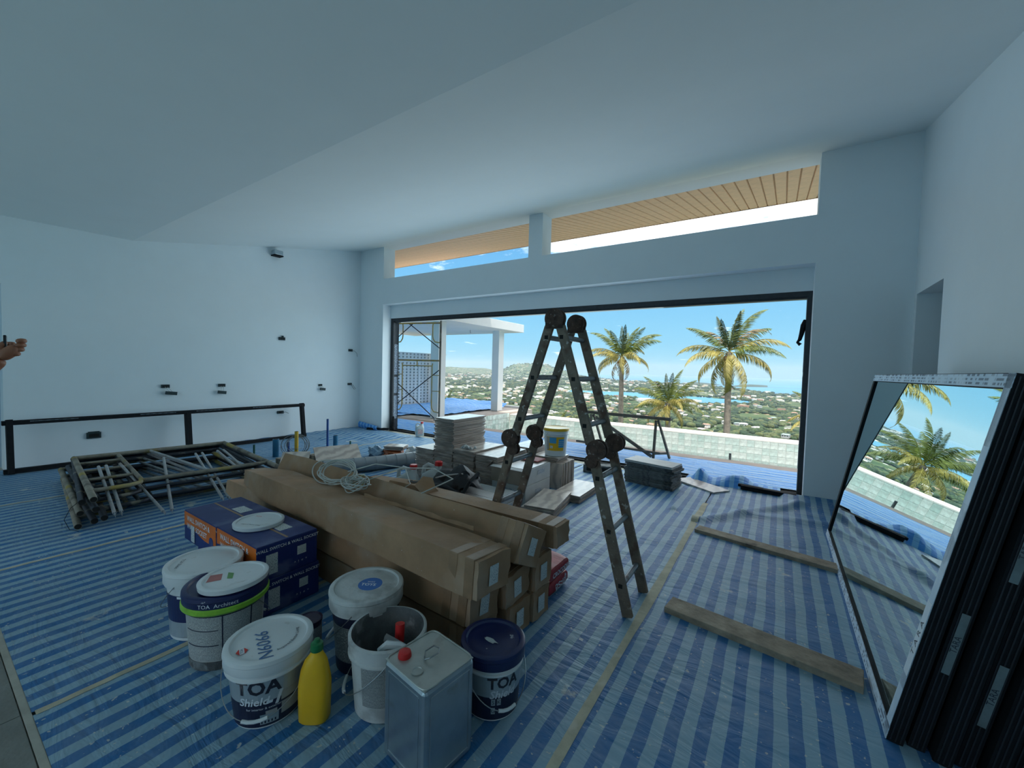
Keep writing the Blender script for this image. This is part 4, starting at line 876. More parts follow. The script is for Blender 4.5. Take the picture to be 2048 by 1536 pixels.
T = thing('open_tile_carton', 'opened white tile carton with kraft side and raised flap', 'carton', (-2.30, 3.73, ZB+.192), 0)
obj('carton_body', MB().box((0, 0, .08), (.42, .52, .16)), m_cartw, T, bevel=.003); obj('carton_side', MB().box((-.02, -.262, .08), (.40, .004, .155)), m_kraft, T)
obj('tile_inside', MB().box((.01, .01, .163), (.38, .46, .008)), m_marb, T); obj('print_label', MB().box((.212, .05, .10), (.002, .15, .045)), m_cartlab, T)
obj('flap', MB().box((-.27, -.1, .16), (.12, .26, .004), Euler((0, -.75, 0)).to_matrix()), m_kraft, T); obj('flap', MB().box((0, -.285, .168), (.4, .06, .003), Euler((.15, 0, 0)).to_matrix()), m_cartw, T)
tag(obj('red_sheet', MB().box((-2.28, 3.93, ZB+.372), (.22, .18, .012)), mat('faded_red_card', (.50, .13, .12), .6)), 'faded red card lying on the opened tile carton', 'card')
# black bag
bg_ = thing('cloth_bag', 'black cloth bag with pale zip slumped on the tile cartons', 'bag', (-2.56, 2.96, ZB+.193), -.5); bg_.scale = (1.25, 1.25, 1.25)
me = blob((.27, .17, .11), 11, 4, .22, 1.6, -.0); me.materials.append(m_bagblk)
for v in me.vertices: v.co.z = max(.002, v.co.z+.06*(v.co.x > .05)*(1-abs(v.co.y)/.16)+.045)
obj('bag_body', me, None, bg_, smooth=True)
obj('zip_edge', MB().tube([(-.2, -.14, .05), (-.05, -.15, .10), (.1, -.12, .155), (.2, -.03, .18)], .006, 6), m_zip, bg_, smooth=True)
obj('bag_handle', MB().tube([(.16, .1, .13), (.27, .06, .19), (.31, -.02, .15), (.29, -.08, .04)], .013, 8), m_bagblk, bg_, smooth=True)
obj('bag_mouth', MB().tube([(-.22, -.12, .03), (0, -.17, .06), (.15, -.15, .09), (.26, -.08, .06)], .016, 8), m_bagblk, bg_, smooth=True)
# jugs
def jug(label, x, y, z, rz, s=1.0, cap=m_red):
    T = thing('white_jug', label, 'jug', (x, y, z), rz); T.scale = (s, s, s)
    obj('jug_body', loft([(0, .075, .055, 5, 0), (.01, .08, .06, 5, 0), (.15, .08, .06, 5, 0), (.175, .076, .056, 4, 0), (.20, .05, .045, 2.5, .02), (.225, .026, .026, 2, .042), (.245, .024, .024, 2, .045)], 28), m_clear, T, smooth=True)
    obj('jug_handle', MB().tube([(.03, 0, .19), (.0, 0, .235), (-.035, 0, .245), (-.066, 0, .225), (-.072, 0, .17)], [.016, .014, .014, .015, .017], 10), m_clear, T, smooth=True)
    obj('cap', MB().lathe([(.028, .240), (.028, .268), (.024, .272), (0, .272)], c=(.045, 0, 0), n=20), cap, T, smooth=True)
    obj('paper_label', MB().box((0, -.0612, .085), (.09, .002, .09)), print_mat('jug_label', (.55, .5, .48), (.45, .04, .04), 6, 12, .5) if 'jug_label' not in MC else MC['jug_label'], T); return T
jug('cloudy white jug with red cap, left of two behind the torn carton', -3.16, 2.88, .012, .5, 1.36)
jug('cloudy white jug with red cap, right of two beside the black bag', -3.02, 3.10, .012, .45, 1.42)
jug('white jug with red label standing alone near the left door jamb', -5.83, 5.60, .03, 1.0, 1.0)
# duct
T = thing('spiral_duct', 'length of grey flexible spiral duct on the floor', 'duct', (-4.62, 2.85, .105))
pts = [(0, 0, 0), (.12, .3, 0), (.25, .65, -.005), (.38, 1.0, 0), (.47, 1.28, 0)]
obj('duct_tube', MB().tube(pts, .092, 22), m_duct, T, smooth=True)
rg = MB()
P = [Vector(p) for p in pts]
for i in range(12):
    u = i/11*(len(P)-1.001); k = int(u); p = P[k].lerp(P[k+1], u-k); d = (P[k+1]-P[k]).normalized(); rg.cyl(p-d*.005, p+d*.005, .096, n=22)
obj('spiral_rib', rg, m_duct, T, smooth=True)
obj('duct_mouth', MB().cyl(P[-1], P[-1]+Vector((.003, .009, 0)), .08, n=22), m_hole, T)
# leaning marble offcuts
def leaner(label, a, b, h, lean, m=m_marb):
    a, b = Vector(a), Vector(b); x = (b-a).normalized(); n = Vector((0, 0, 1)).cross(x); z = (Vector((0, 0, 1))*math.cos(lean)+n*math.sin(lean)).normalized()
    y = z.cross(x); R = Matrix((x, y, z)).transposed(); c = (a+b)/2+z*h/2
    return tag(obj('marble_tile', MB().box(c, ((b-a).length, .018, h), R), m), label, 'tile')
leaner('large marble tile leaning back beside the blue pipes', (-5.10, 3.06, .02), (-4.90, 3.62, .02), .34, .95)
leaner('smaller marble offcut leaning at the left end of the cartons', (-5.42, 2.72, .02), (-5.2, 2.98, .02), .26, .95)
tag(obj('timber_block', MB().b2((-5.38, 3.1, .01), (-5.26, 3.5, .13)), m_wood), 'timber block propping the large leaning marble tile', 'timber block')
tag(obj('timber_block', MB().b2((-5.62, 2.78, .01), (-5.5, 2.98, .10)), m_wood), 'timber block propping the smaller marble offcut', 'timber block')
# bagged rubbish with tiles
for (lb, x, y, r, m, s) in (('blue and white plastic bag slumped left of the small tile box', -5.05, 3.98, (.14, .10, .09), mat('pale_blue_bag', (.25, .38, .5), .5), 1), ('orange and brown plastic bag under the small tile box', -4.82, 4.10, (.17, .12, .07), mat('orange_bag', (.45, .13, .05), .5), 5), ('white plastic bag right of the small tile box', -4.58, 4.28, (.12, .10, .09), m_wdirty, 9)):
    me = blob(r, s, 3, .6, 2.2, -r[2]*.7); me.materials.append(m); o = obj('plastic_bag', me, None, smooth=True); o.location = (x, y, r[2]*.7+.012); tag(o, lb, 'bag')
stack('tile sample on the orange bag', -4.78, 4.12, .135, 3, 'tiles on the orange bag', mesh=tile_mesh(.30, .22, .018), th=.02, rz=.5)
# pipes
for (lb, x, y, h, r, m) in (('thick blue water pipe rising from the floor, leftmost', -6.10, 3.02, .27, .042, m_pvc), ('thin green pipe stub far left of the blue pipes', -6.40, 2.86, .17, .014, m_pvcg), ('thin blue pipe right of the thick left pipe', -6.0, 3.15, .22, .017, m_pvcd),
                            ('tall thin deep blue pipe standing by itself', -6.05, 3.80, .50, .017, m_pvcd), ('short thick blue pipe right of the tall thin pipe', -6.03, 3.93, .22, .038, m_pvc), ('short thin green pipe stub, rightmost', -5.98, 4.17, .10, .014, m_pvcg),
                            ('yellow conduit rising beside the wire coil', -5.80, 3.16, .40, .026, m_pvcy)):
    tag(obj('pipe', MB().cyl((x, y, -.01), (x, y, h), r, n=16).cyl((x, y, h-.001), (x, y, h+.001), r*.8, n=16, mi=1), [m, m_hole], smooth=True), lb, 'pipe')
coil('grey wire coil standing around the yellow conduit', (-5.92, 3.22, .17), .17, 6, m_cablec, [(-.02, 0, .16), (.0, 0, .26), (.08, 0, .26), (.1, -.02, .1)], (PI/2, 0, .85), .004, .95, 'wire_coil')
# grey paver stack + threshold board
sm = mesh_of('grey_paver', MB().box((0, 0, .014), (.62, .30, .028)), m_slate)
def rough(w, d, h, seed):
    bm = bmesh.new(); bmesh.ops.create_cube(bm, size=1); bmesh.ops.subdivide_edges(bm, edges=bm.edges[:], cuts=5, use_grid_fill=True)
    for v in bm.verts:
        e = max(abs(v.co.x), abs(v.co.y)); k = .03*nse(v.co.x*9+seed, v.co.y*9, v.co.z*7) if e > .49 else 0; v.co = Vector((v.co.x*w*(1+k), v.co.y*d*(1+k*2), (v.co.z+.5)*h))
    me = bpy.data.meshes.new('grey_paver'); bm.to_mesh(me); bm.free(); me.materials.append(m_slate); me.materials.append(m_marbg); return me
for k in range(10):
    o = obj('grey_paver', rough(.60, .31, .027, k*2.3), None); o.location = (-1.26+random.uniform(-.02, .02), 5.16+random.uniform(-.015, .015), ZB+k*.0285); o.rotation_euler = (0, 0, -.16+random.uniform(-.05, .05))
    if k == 9: o.data.materials[0] = mat('smooth_paver_top', (.42, .44, .44), .6, var=.08)
    tag(o, 'rough grey paver in the stack by the door opening, '+nth(9-k)+' from the top' if k < 9 else 'smooth pale paver topping the rough grey stack by the door opening', 'paver', 'rough grey pavers in a stack')
tag(obj('stone_slab', MB().beam((-1.0, 5.60, .028), (-.50, 5.25, .028), .26, .018, (0, 0, 1)), m_marb), 'flat marble slab lying across the door threshold', 'slab')
# hollow block & rubble
hb = thing('hollow_block', 'grey hollow block on the floor behind the yellow rimmed pail', 'block', (-2.02, 5.28, .012), .3)
obj('block_body', MB().box((0, 0, .05), (.40, .16, .10)), m_slate, hb, bevel=.004); obj('block_hole', MB().box((-.1, -.081, .05), (.11, .003, .055)).box((.1, -.081, .05), (.11, .003, .055)), m_hole, hb)
me = blob((.22, .13, .06), 21, 3, .8, 2.4, -.02); me.materials.append(mat('crumpled_grey_sheet', (.30, .33, .30), .7)); o = obj('plastic_sheet', me, None, smooth=True); o.location = (-3.75, 5.35, .035); tag(o, 'crumpled grey plastic sheet behind the tile stacks', 'plastic sheet')

# ================================================================== LEANING BLACK FRAME ON THE LEFT WALL
T = thing('unglazed_window', 'long black window frame without glass leaning on the left wall', 'window frame'); fa, fb, fh = .64, 4.2, .625
def fr(a, b, w=.055, name='frame_bar', d=.045):
    obj(name, MB().beam(a, b, d, w, (1, 0, 0)) , m_black, T)
xb, xt = -7.385, -7.47
def FP(y, z): return (xb+(xt-xb)*z/fh, y, z+.012)
b = MB().beam(FP(fa, .03), FP(fb, .03), .05, .055, (1, 0, 0)); obj('frame_bar', b, m_black, T)
b = MB().beam(FP(fa, fh-.037), FP(fb, fh-.037), .05, .074, (1, 0, 0)); obj('frame_bar', b, m_black, T)
for y, w in ((fa+.055, .11), (fb-.04, .08)): obj('frame_bar', MB().beam(FP(y, 0), FP(y, fh), .05, w, (1, 0, 0)), m_black, T)
obj('mullion', MB().beam(FP(2.40, .05), FP(2.40, fh-.05), .05, .13, (1, 0, 0)), m_black, T)
fs = MB()
for (a, b_) in ((.85, 1.25), (1.85, 2.25), (2.5, 2.85), (3.3, 3.6)):
    fs.beam(tuple(Vector(FP(a, fh-.03))+Vector((.027, 0, .004))), tuple(Vector(FP(b_, fh-.03))+Vector((.027, 0, .004))), .003, .022, (1, 0, 0))
obj('film_strip', fs, m_filmw, T)

# ================================================================== WALL BOXES WITH WIRES
def ebox(label, y, z, w=.10, h=.05, hang=None, wires=()):
    T = thing('electrical_box', label, 'socket box', (XL, y, z)); obj('back_box', MB().box((.012, 0, 0), (.03, w, h)), m_box_e, T, bevel=.003); obj('box_mouth', MB().box((.0275, 0, 0), (.002, w*.7, h*.55)), m_hole, T)
    if hang:
        dy, dz, hw = hang; obj('hanging_plate', MB().box((.05, dy, dz), (.02, hw, .05), Euler((-.12, 0, 0)).to_matrix()), m_box_e, T)
        for s in (-.015, .015): obj('wire', MB().tube([(.02, s, 0), (.05, s+dy*.4, dz*.4), (.05, s+dy, dz+.02)], .003, 6), m_cable, T)
    for w_ in wires: obj('wire', MB().tube([(.02, 0, 0)]+[(.05, a, b) for a, b in w_], .0045, 6), m_cablec, T, smooth=True)
    return T
ebox('open socket box with plate hanging below it, leftmost pair above the frame', 2.21, .985, .10, .05, (.06, -.105, .14))
ebox('open socket box with plate hanging below it, second pair from the left', 2.95, .985, .10, .05, (-.01, -.115, .12))
ebox('open socket box with plate hanging below it, right above the frame end', 4.68, .955, .07, .04, (.03, -.08, .11))
T = ebox('single dark wall box high in the middle of the left wall', 3.92, 1.83, .11, .055); obj('conduit_stub', MB().cyl((.02, .01, .025), (.02, .01, .055), .018, n=12), m_box_e, T)
ebox('wall box with one grey wire curling out, upper right by the corner', 5.36, 1.69, .09, .05, None, (((.07, -.01), (.13, -.06), (.14, -.13)),))
ebox('wall box with two grey wires, lower right by the corner', 5.35, .965, .09, .045, None, (((.03, -.04), (.09, -.12)), ((.05, -.02), (.12, -.11))))
ebox('wall box with a short wire inside the right half of the black frame', 3.90, .465, .11, .05, None, (((.08, .0), (.13, -.03)),))
T = ebox('larger dark wall box inside the left half of the black frame', 1.44, .335, .14, .08); obj('box_ear', MB().box((.012, 0, .044), (.02, .11, .016)), m_box_e, T)
T = thing('projector_bracket', 'small silver and black sensor box fixed under the ceiling edge on the left wall', 'sensor', (XL+.07, 3.80, 3.36))
obj('sensor_body', MB().box((0, 0, .0), (.13, .15, .085)), m_silver, T, bevel=.012); obj('sensor_base', MB().box((.0, 0, -.05), (.135, .155, .02)), m_black, T)

# ================================================================== SCAFFOLD FRAMES LYING IN A PILE
def sframe(label, z, m, dx=0, dy=0, rz=-.11, ladder=True):
    T = thing('scaffolding', label, 'scaffold frame', (-4.52+dx, .80+dy, z), rz, 'scaffold frames in the pile')
    L, Wd, r = 1.98, 1.38, .0235
    obj('leg_tube', MB().cyl((0, 0, 0), (-L, 0, 0), r, n=14).cyl((.0005, 0, 0), (.002, 0, 0), r*.85, n=14, mi=1), [m, m_hole], T, smooth=True)
    obj('leg_tube', MB().cyl((0, Wd, 0), (-L, Wd, 0), r, n=14), m, T, smooth=True)
    obj('header_tube', MB().cyl((-L+.02, 0, 0), (-L+.02, Wd, 0), r, n=14), m, T, smooth=True)
    obj('cross_tube', MB().cyl((-.42, .34, 0), (-.42, Wd, 0), r*.8, n=12), m, T, smooth=True)
    obj('inner_loop', MB().tube([(-.30, 0, 0), (-.31, .25, 0), (-.36, .32, 0), (-.46, .34, 0), (-1.7, .34, 0), (-1.9, .34, 0)], r*.75, 10), m, T, smooth=True)
    for k in range(3): obj('step_tube', MB().cyl((-.75-.42*k, 0, 0), (-.75-.42*k, .34, 0), r*.6, n=8), m, T, smooth=True)
    obj('brace_tube', MB().cyl((-.42, .85, 0), (-L, .62, 0), r*.6, n=8), m_brace, T, smooth=True)
    return T
SL = ['lowest cement smeared scaffold frame lying on the floor', 'second scaffold frame from the floor in the pile', 'third scaffold frame from the floor in the pile', 'fourth scaffold frame from the floor in the pile', 'fifth scaffold frame from the floor in the pile', 'sixth scaffold frame from the floor in the pile', 'scaffold frame just below the top one in the pile', 'top yellowish scaffold frame of the pile, open tube ends to the front']
for k in range(8): sframe(SL[k], .034+k*.036, (m_scaf, m_scafd, m_scafd, m_scaf, m_scafd, m_scafd, m_scafd, m_scaf)[k], dx=(-.12, -.05, .04, -.1, .0, -.16, -.06, .10)[k], dy=(-.03, .05, .09, -.02, .05, 0, .06, .02)[k], rz=-.11+(.0, .03, -.02, .015, .03, -.03, .01, .0)[k])
for i, (y0, a, lb, z) in enumerate(((.99, .02, 'left pair', .12), (1.03, .03, 'left pair', .12), (1.30, -.10, 'crossed middle pair', .05), (1.36, .12, 'crossed middle pair', .045), (1.75, .04, 'pair right of the middle', .05), (1.80, .05, 'pair right of the middle', .05), (2.12, -.08, 'pair beside the cartons', .05), (2.17, -.07, 'pair beside the cartons', .05))):
    p = Vector((-4.43, y0-.05, z+.02)); q = Vector((-5.5, y0+a*1.3+.04, .33)); T = thing('cross_brace', 'pale tubular cross brace in the scaffold pile, '+('nearer' if i % 2 == 0 else 'farther')+' of the '+lb, 'brace', p, group='cross braces in the scaffold pile, '+lb); d = q-p
    obj('brace_tube', MB().cyl((0, 0, 0), d, .0125, n=10), m_brace, T, smooth=True); obj('flat_end', MB().beam((0, 0, 0), -d.normalized()*.05, .004, .024, (0, 0, 1)), m_brace, T)
tag(obj('tie_wire', MB().tube([(-4.75, .84, .25), (-4.70, .74, .18), (-4.68, .70, .10), (-4.62, .72, .03), (-4.56, .76, .02)], .002, 5), m_black), 'thin black wire hanging from the scaffold pile', 'wire')

# ================================================================== TERRACE
dk = MB().b2((-16, YW+.29, -.3), (3.5, 7.45, -.012)).b2((-16, 7.4, -.3), (-7.17, 12.2, -.012))
struct('floor_terrace', dk, m_deck)
pool = struct('pool_shell', MB().b2((-7.4, 7.35, -1.75), (3.5, 11.35, -1.55)).b2((-7.3, 7.35, -1.6), (3.5, 7.45, -.05)).b2((-7.17, 10.79, -1.6), (3.5, 11.3, -.1)).b2((-7.35, 7.4, -1.6), (-7.172, 11.3, -.02)).b2((3.3, 7.4, -1.6), (3.5, 11.3, -.1)), m_grt)
cp = MB().box((0, 0, 0), (.58, .56, .03)); cpm = mesh_of('coping_slab', cp, m_cope)
x = -6.87
while x < 3.4: o = obj('coping_slab', cpm, None, pool, bevel=.004); o.location = (x, 11.06, -.085); x += .585
struct('coping_band', MB().b2((-7.17, 7.17, -.012), (3.5, 7.46, .004)), m_deck, pool)
pt = [mesh_of('pool_tile', MB().box((0, 0, 0), (.142, .012, .142)), m) for m in m_ptile]
for r_ in range(5):
    for i in range(58):
        o = obj('pool_tile', random.choice(pt[:2] if random.random() < .75 else pt), None, pool); o.location = (-7.08+i*.15, 10.786, -.185-r_*.15)
b = MB()
for r_ in range(6):
    for i in range(22): b.box((-7.166, 7.53+i*.15, -.10-r_*.15), (.012, .142, .142), mi=random.choice((0, 0, 1, 1, 2)))
o = obj('pool_end_tiles', b, m_ptile, pool); o['kind'] = 'stuff'
tag(obj('pool_fitting', MB().cyl((-.62, 7.52, -.03), (-.62, 7.52, .10), .018, n=10), m_slate), 'short grey pipe stub standing at the pool edge', 'pipe')
# blue sheets on the terrace
def f(x, y): return .004+.010*(1+nse(x*1.3, y*9))+.006*nse(x*5, y*18, 2)+.008*max(0, nse(x*.7, y*3, 8))
tag(obj('terrace_sheet', grid(-8.6, 3.2, 5.98, 7.13, 150, 46, f), m_outs, smooth=True), 'wrinkled blue sheet covering the terrace along the door opening', 'tarp')
def f(x, y):
    z = .02+.05*abs(nse(x*1.3, y*1.7, 4))+.03*abs(nse(x*4, y*5, 1)); return z+.16*math.exp(-((y-12.0)/.3)**2)
tag(obj('terrace_sheet', grid(-10.9, -7.95, 8.0, 11.9, 90, 70, lambda x, y: (x, y+.25*nse(x*.8, y), f(x, y))), m_outs, smooth=True), 'rumpled blue sheet on the far left terrace under the pergola', 'tarp')
tag(obj('terrace_sheet', grid(-14.5, -8.7, 6.0, 8.0, 100, 36, lambda x, y: (x, y, .012+.05*abs(nse(x*1.6, y*3, 9))+.02*nse(x*5, y*7))), m_outs, smooth=True), 'crumpled blue sheet on the terrace behind the scaffold tower', 'tarp')
# low parapet at far deck edge
struct('terrace_kerb', MB().b2((-16, 12.05, -.3), (-7.3, 12.2, .06)), m_ext)
# pergola
pg = thing('pergola', 'white flat roofed pergola on square columns beside the pool', 'pergola')
for (x, y) in ((-7.72, 8.06), (-7.72, 10.82), (-10.62, 10.95), (-10.62, 8.06)): obj('column', MB().b2((x-.13, y-.14, 0), (x+.13, y+.14, 2.6)), m_ext, pg)
obj('roof_slab', MB().b2((-12.4, 7.0, 2.6), (-7.2, 11.55, 2.86)), m_ext, pg, bevel=.005); obj('light_hook', MB().tube([(-8.4, 10.2, 2.6), (-8.4, 10.2, 2.52), (-8.37, 10.2, 2.50)], .008, 6), m_wire, pg)
# breeze block wall
bz = thing('breeze_block_wall', 'white perforated breeze block wall at the far left of the terrace', 'wall', (-10.95, 9.0, 0))
bb = MB(); bwid, bhei, dp, tk = .172, .108, .12, .048
bb.b2((-dp, 0, 0), (0, bwid, tk)).b2((-dp, 0, tk), (0, tk*1.2, bhei)).b2((-dp, bwid-tk*1.1, tk), (0, bwid, bhei))
bbm = mesh_of('breeze_block', bb, m_ext)
for r_ in range(17):
    for i in range(17): o = obj('breeze_block', bbm, None, bz); o.location = (0, -.1+i*bwid, r_*bhei)
obj('wall_cap', MB().b2((-.14, -.12, 17*bhei), (.02, -.1+17*bwid+.02, 17*bhei+.03)), m_ext, bz); 
bb = MB().b2((-.42, -.2, 0), (-.40, 3.0, 1.85)); obj('wall_backing', bb, mat('pale_backing', (.78, .82, .84), .9), bz)  # panel behind the block holes, one even pale colour
tag(obj('leaning_board', MB().add([(-10.62, 10.1, 0), (-10.60, 10.18, 0), (-10.60, 10.18, 1.5), (-10.62, 10.1, 1.5), (-10.66, 10.1, 0), (-10.64, 10.18, 0), (-10.64, 10.18, 1.5), (-10.66, 10.1, 1.5)], [(0, 1, 2, 3), (5, 4, 7, 6), (0, 3, 7, 4), (1, 5, 6, 2), (3, 2, 6, 7)]), m_ext), 'narrow white board leaning by the breeze block wall', 'board')
# scaffold tower outside
def sc_tower():
    T = thing('scaffold_tower', 'rusty yellow scaffold tower outside the left end of the opening', 'scaffold')
    for (fx, Y, m) in (((-7.30, -6.18), 6.22, m_scafy),):
        for x in fx: obj('post', MB().cyl((x, Y+.0 if x < -7 else Y+.28, .02), (x, Y if x < -7 else Y+.28, 2.75), .022, n=12), m if x < -7 else m_scaf, T, smooth=True)
        p = lambda u, z: (fx[0]+(fx[1]-fx[0])*u, Y+.28*u, z)
        for z in (1.52, 2.34): obj('ledger', MB().cyl(p(0, z), p(1, z), .019, n=10), m_scafy, T, smooth=True)
        for z in (1.40, ): obj('ledger', MB().cyl(p(.18, z), p(.82, z), .012, n=8), m_scafy, T, smooth=True)
        obj('stub', MB().cyl(p(.5, 1.4), p(.5, 1.52), .012, n=8), m_scafy, T)
        for s in (1, -1):
            e = .0 if s == 1 else 1.0
            for z0, z1 in ((.42, 1.46), (1.95, 2.34)):
                pts = [p(e, z0-.04), p(e+s*.12, z0-.02), p(e+s*.16, z0+.05), p(e+s*.17, z0+.12), p(e+s*.17, z1-.06), p(e+s*.16, z1)]
                obj('inner_loop', MB().tube(pts, .013, 8), m_scafy, T, smooth=True)
            obj('step', MB().cyl(p(e, .85), p(e+s*.17, .85), .009, n=8), m_scafy, T); obj('step', MB().cyl(p(e, 1.2), p(e+s*.17, 1.2), .009, n=8), m_scafy, T)
        obj('cross_brace', MB().cyl(p(.0, 1.05), p(.98, .18), .011, n=8), m_scafd, T); obj('cross_brace', MB().cyl(p(.0, .48), p(1, 1.33), .011, n=8), m_scafd, T)
        obj('cross_brace', MB().cyl(p(.3, 2.34), p(1, 1.78), .011, n=8), m_scafd, T); obj('cross_brace', MB().cyl(p(.0, 1.98), p(.4, 2.34), .011, n=8), m_scafd, T)
        for x, y in ((fx[0], Y), (fx[1], Y+.28)): obj('base_plate', MB().box((x, y, .025), (.12, .12, .012)), m_scafd, T)
sc_tower()
# trestle
T = thing('trestle', 'rough timber trestle standing on the terrace before the pool', 'trestle')
obj('top_beam', MB().beam((-2.98, 6.78, .66), (-1.40, 6.72, .66), .05, .05, (0, 0, 1)), m_trest, T, bevel=.003)
for x, y in ((-1.62, 6.62), (-2.74, 6.66)):
    obj('leg', MB().beam((x, y+.07, .63), (x, y-.02, .02), .045, .035, (1, 0, 0)), m_trest, T); obj('leg', MB().beam((x+.02, y+.12, .63), (x+.20, y+.20, .02), .045, .03, (1, 0, 0)), m_trest, T)
    obj('foot_brace', MB().beam((x, y, .10), (x+.18, y+.2, .10), .03, .03, (0, 0, 1)), m_trest, T)
obj('diagonal', MB().beam((-2.62, 6.64, .60), (-1.64, 6.58, .06), .05, .03, (0, 1, 0)), m_trest, T); obj('rail', MB().beam((-2.95, 6.60, .15), (-1.5, 6.56, .13), .04, .03, (0, 0, 1)), m_trest, T)

# ================================================================== PERSON (left edge, arm in view)
def skinned(name, pts, edges, rad, m, parent, root=0, sub=2):
    me = bpy.data.meshes.new(name); me.from_pydata(pts, edges, []); me.materials.append(m); o = bpy.data.objects.new(name, me); COL.objects.link(o); o.parent = parent
    md = o.modifiers.new('skin', 'SKIN'); md.use_smooth_shade = True
    sv = me.skin_vertices[0].data if me.skin_vertices else None
    if sv is None:
        bm = bmesh.new(); bm.from_mesh(me); bm.verts.layers.skin.verify(); bm.to_mesh(me); bm.free(); sv = me.skin_vertices[0].data
    for i, r in enumerate(rad):
        sv[i].radius = (r, r) if not isinstance(r, tuple) else r; sv[i].use_root = (i == root)
    s = o.modifiers.new('sub', 'SUBSURF'); s.levels = sub; s.render_levels = sub; return o
PX, PY = -3.42, -.22
pr = thing('person', 'person at the left edge holding up a phone with bent arm', 'person', (PX, PY, 0))
B = [(0, 0, .95), (0, 0, 1.12), (0, .01, 1.30), (0, .0, 1.42), (0, .01, 1.50), (0, .03, 1.58), (0, .03, 1.68),
     (.17, 0, 1.40), (.30, .17, 1.17), (.392, .435, 1.325), (.414, .482, 1.386),
     (-.17, 0, 1.40), (-.10, .20, 1.20), (.10, .42, 1.34), (.15, .47, 1.385),
     (.09, 0, .90), (.10, .02, .50), (.10, -.01, .10), (.10, .12, .03), (-.09, 0, .90), (-.10, .02, .50), (-.10, -.01, .10), (-.10, .12, .03)]
E_ = [(0, 1), (1, 2), (2, 3), (3, 4), (4, 5), (5, 6), (3, 7), (7, 8), (8, 9), (9, 10), (3, 11), (11, 12), (12, 13), (13, 14), (0, 15), (15, 16), (16, 17), (17, 18), (0, 19), (19, 20), (20, 21), (21, 22)]
RD = [.13, .12, .14, .10, .055, .08, .075, .06, .050, .040, .034, .06, .050, .040, .034, .085, .06, .04, .035, .085, .06, .04, .035]
skinned('body', B, E_, RD, m_skin, pr)
skinned('shirt', [(0, 0, .92), (0, 0, 1.12), (0, .01, 1.30), (0, .0, 1.41), (.18, 0, 1.40), (.22, .06, 1.30), (-.18, 0, 1.40), (-.17, .08, 1.30)], [(0, 1), (1, 2), (2, 3), (3, 4), (4, 5), (3, 6), (6, 7)], [.15, .145, .16, .12, .085, .07, .085, .07], m_shirt, pr)
skinned('shorts', [(0, 0, .97), (.095, 0, .85), (.105, .01, .55), (-.095, 0, .85), (-.105, .01, .55)], [(0, 1), (1, 2), (0, 3), (3, 4)], [.15, .11, .09, .11, .09], m_short, pr)
me = blob((.098, .105, .10), 2, 3, .08, 2); me.materials.append(m_hair); obj('hair', me, None, pr, smooth=True, loc=(0, .0, 1.68))
def hand(sx, hx, hy, hz):
    X = lambda x: hx+x*sx
    skinned('palm', [(X(-.004), hy-.035, hz-.045), (X(.004), hy-.012, hz-.022), (X(.006), hy+.008, hz-.002), (X(.006), hy+.018, hz+.018)], [(0, 1), (1, 2), (2, 3)], [(.028, .024), (.034, .030), (.032, .026), (.024, .020)], m_skin, pr)
    for k in range(4):
        z = hz+.040-k*.0205; l = (.95, 1.0, .97, .8)[k]; q = -.004*k
        skinned('finger', [(X(.012), hy+.012+q, z-.004), (X(.024), hy+.034*l+q, z+.002), (X(.006), hy+.047*l+q, z+.002), (X(-.016*l), hy+.034*l+q, z)], [(0, 1), (1, 2), (2, 3)], [.0135, .0128, .0118, .0102], m_skin, pr, sub=1)
    skinned('thumb', [(X(.0), hy-.026, hz-.018), (X(-.004), hy-.034, hz+.008), (X(-.014), hy-.020, hz+.026), (X(-.022), hy-.006, hz+.034)], [(0, 1), (1, 2), (2, 3)], [.016, .0145, .012, .0095], m_skin, pr, sub=1)
hand(1, .420, .508, 1.424); hand(-1, .145, .502, 1.412)
ph = thing('phone', 'black phone held in both hands at the left edge', 'phone', (PX+.345, PY+.500, 1.452), rz=-.11); obj('phone_body', MB().box((0, 0, 0), (.145, .010, .074)), m_phone, ph, bevel=.003)

# ================================================================== PALMS
def frond_mesh(L, droop, seed, m, nl=44, dense=1.0):
    rnd = random.Random(seed); b = MB(); pts = []
    p = Vector((0, 0, 0)); a = 0.0; n = 16
    for i in range(n+1):
        pts.append(p.copy()); u = i/n; a = -droop*u*u*1.0; p = p+Vector((math.cos(a), 0, math.sin(a)))*(L/n)
    b.tube(pts, [.035*(1-.85*i/n) for i in range(n+1)], 5)
    for k in range(nl):
        u = .10+.90*k/nl; x = u*n; i = min(n-1, int(x)); q = pts[i].lerp(pts[i+1], x-i); t = (pts[i+1]-pts[i]).normalized()
        ll = L*.24*math.sin(PI*min(1, .12+u*.9))**.6*(1-.25*u); 
        for s in (-1, 1):
            if rnd.random() > dense: continue
            dn = .35+.75*rnd.random(); side = Vector((0, s, 0)); d = (t*.55+side*.75-Vector((0, 0, dn))).normalized(); d2 = (t*.25+side*.30-Vector((0, 0, 1.2))).normalized()
            w = t*.042*(.8+.5*rnd.random()); m1 = q+d*ll*.5; e = m1+d2*ll*.5
            b.add([q-w*.5, q+w*.5, m1+w*.8, m1-w*.8, e], [(0, 1, 2, 3), (3, 2, 4)])
    return mesh_of('frond', b, m)
FR = [(frond_mesh(3.9, .95, 1, m_fr[0]), 0), (frond_mesh(3.8, 1.6, 2, m_fr[1]), 1), (frond_mesh(3.6, 2.1, 3, m_fr[1]), 2), (frond_mesh(3.4, .5, 4, m_fr[3]), 3), (frond_mesh(3.3, 2.3, 5, m_fr[2], dense=.6), 4), (frond_mesh(4.0, 1.3, 6, m_fr[0]), 5)]
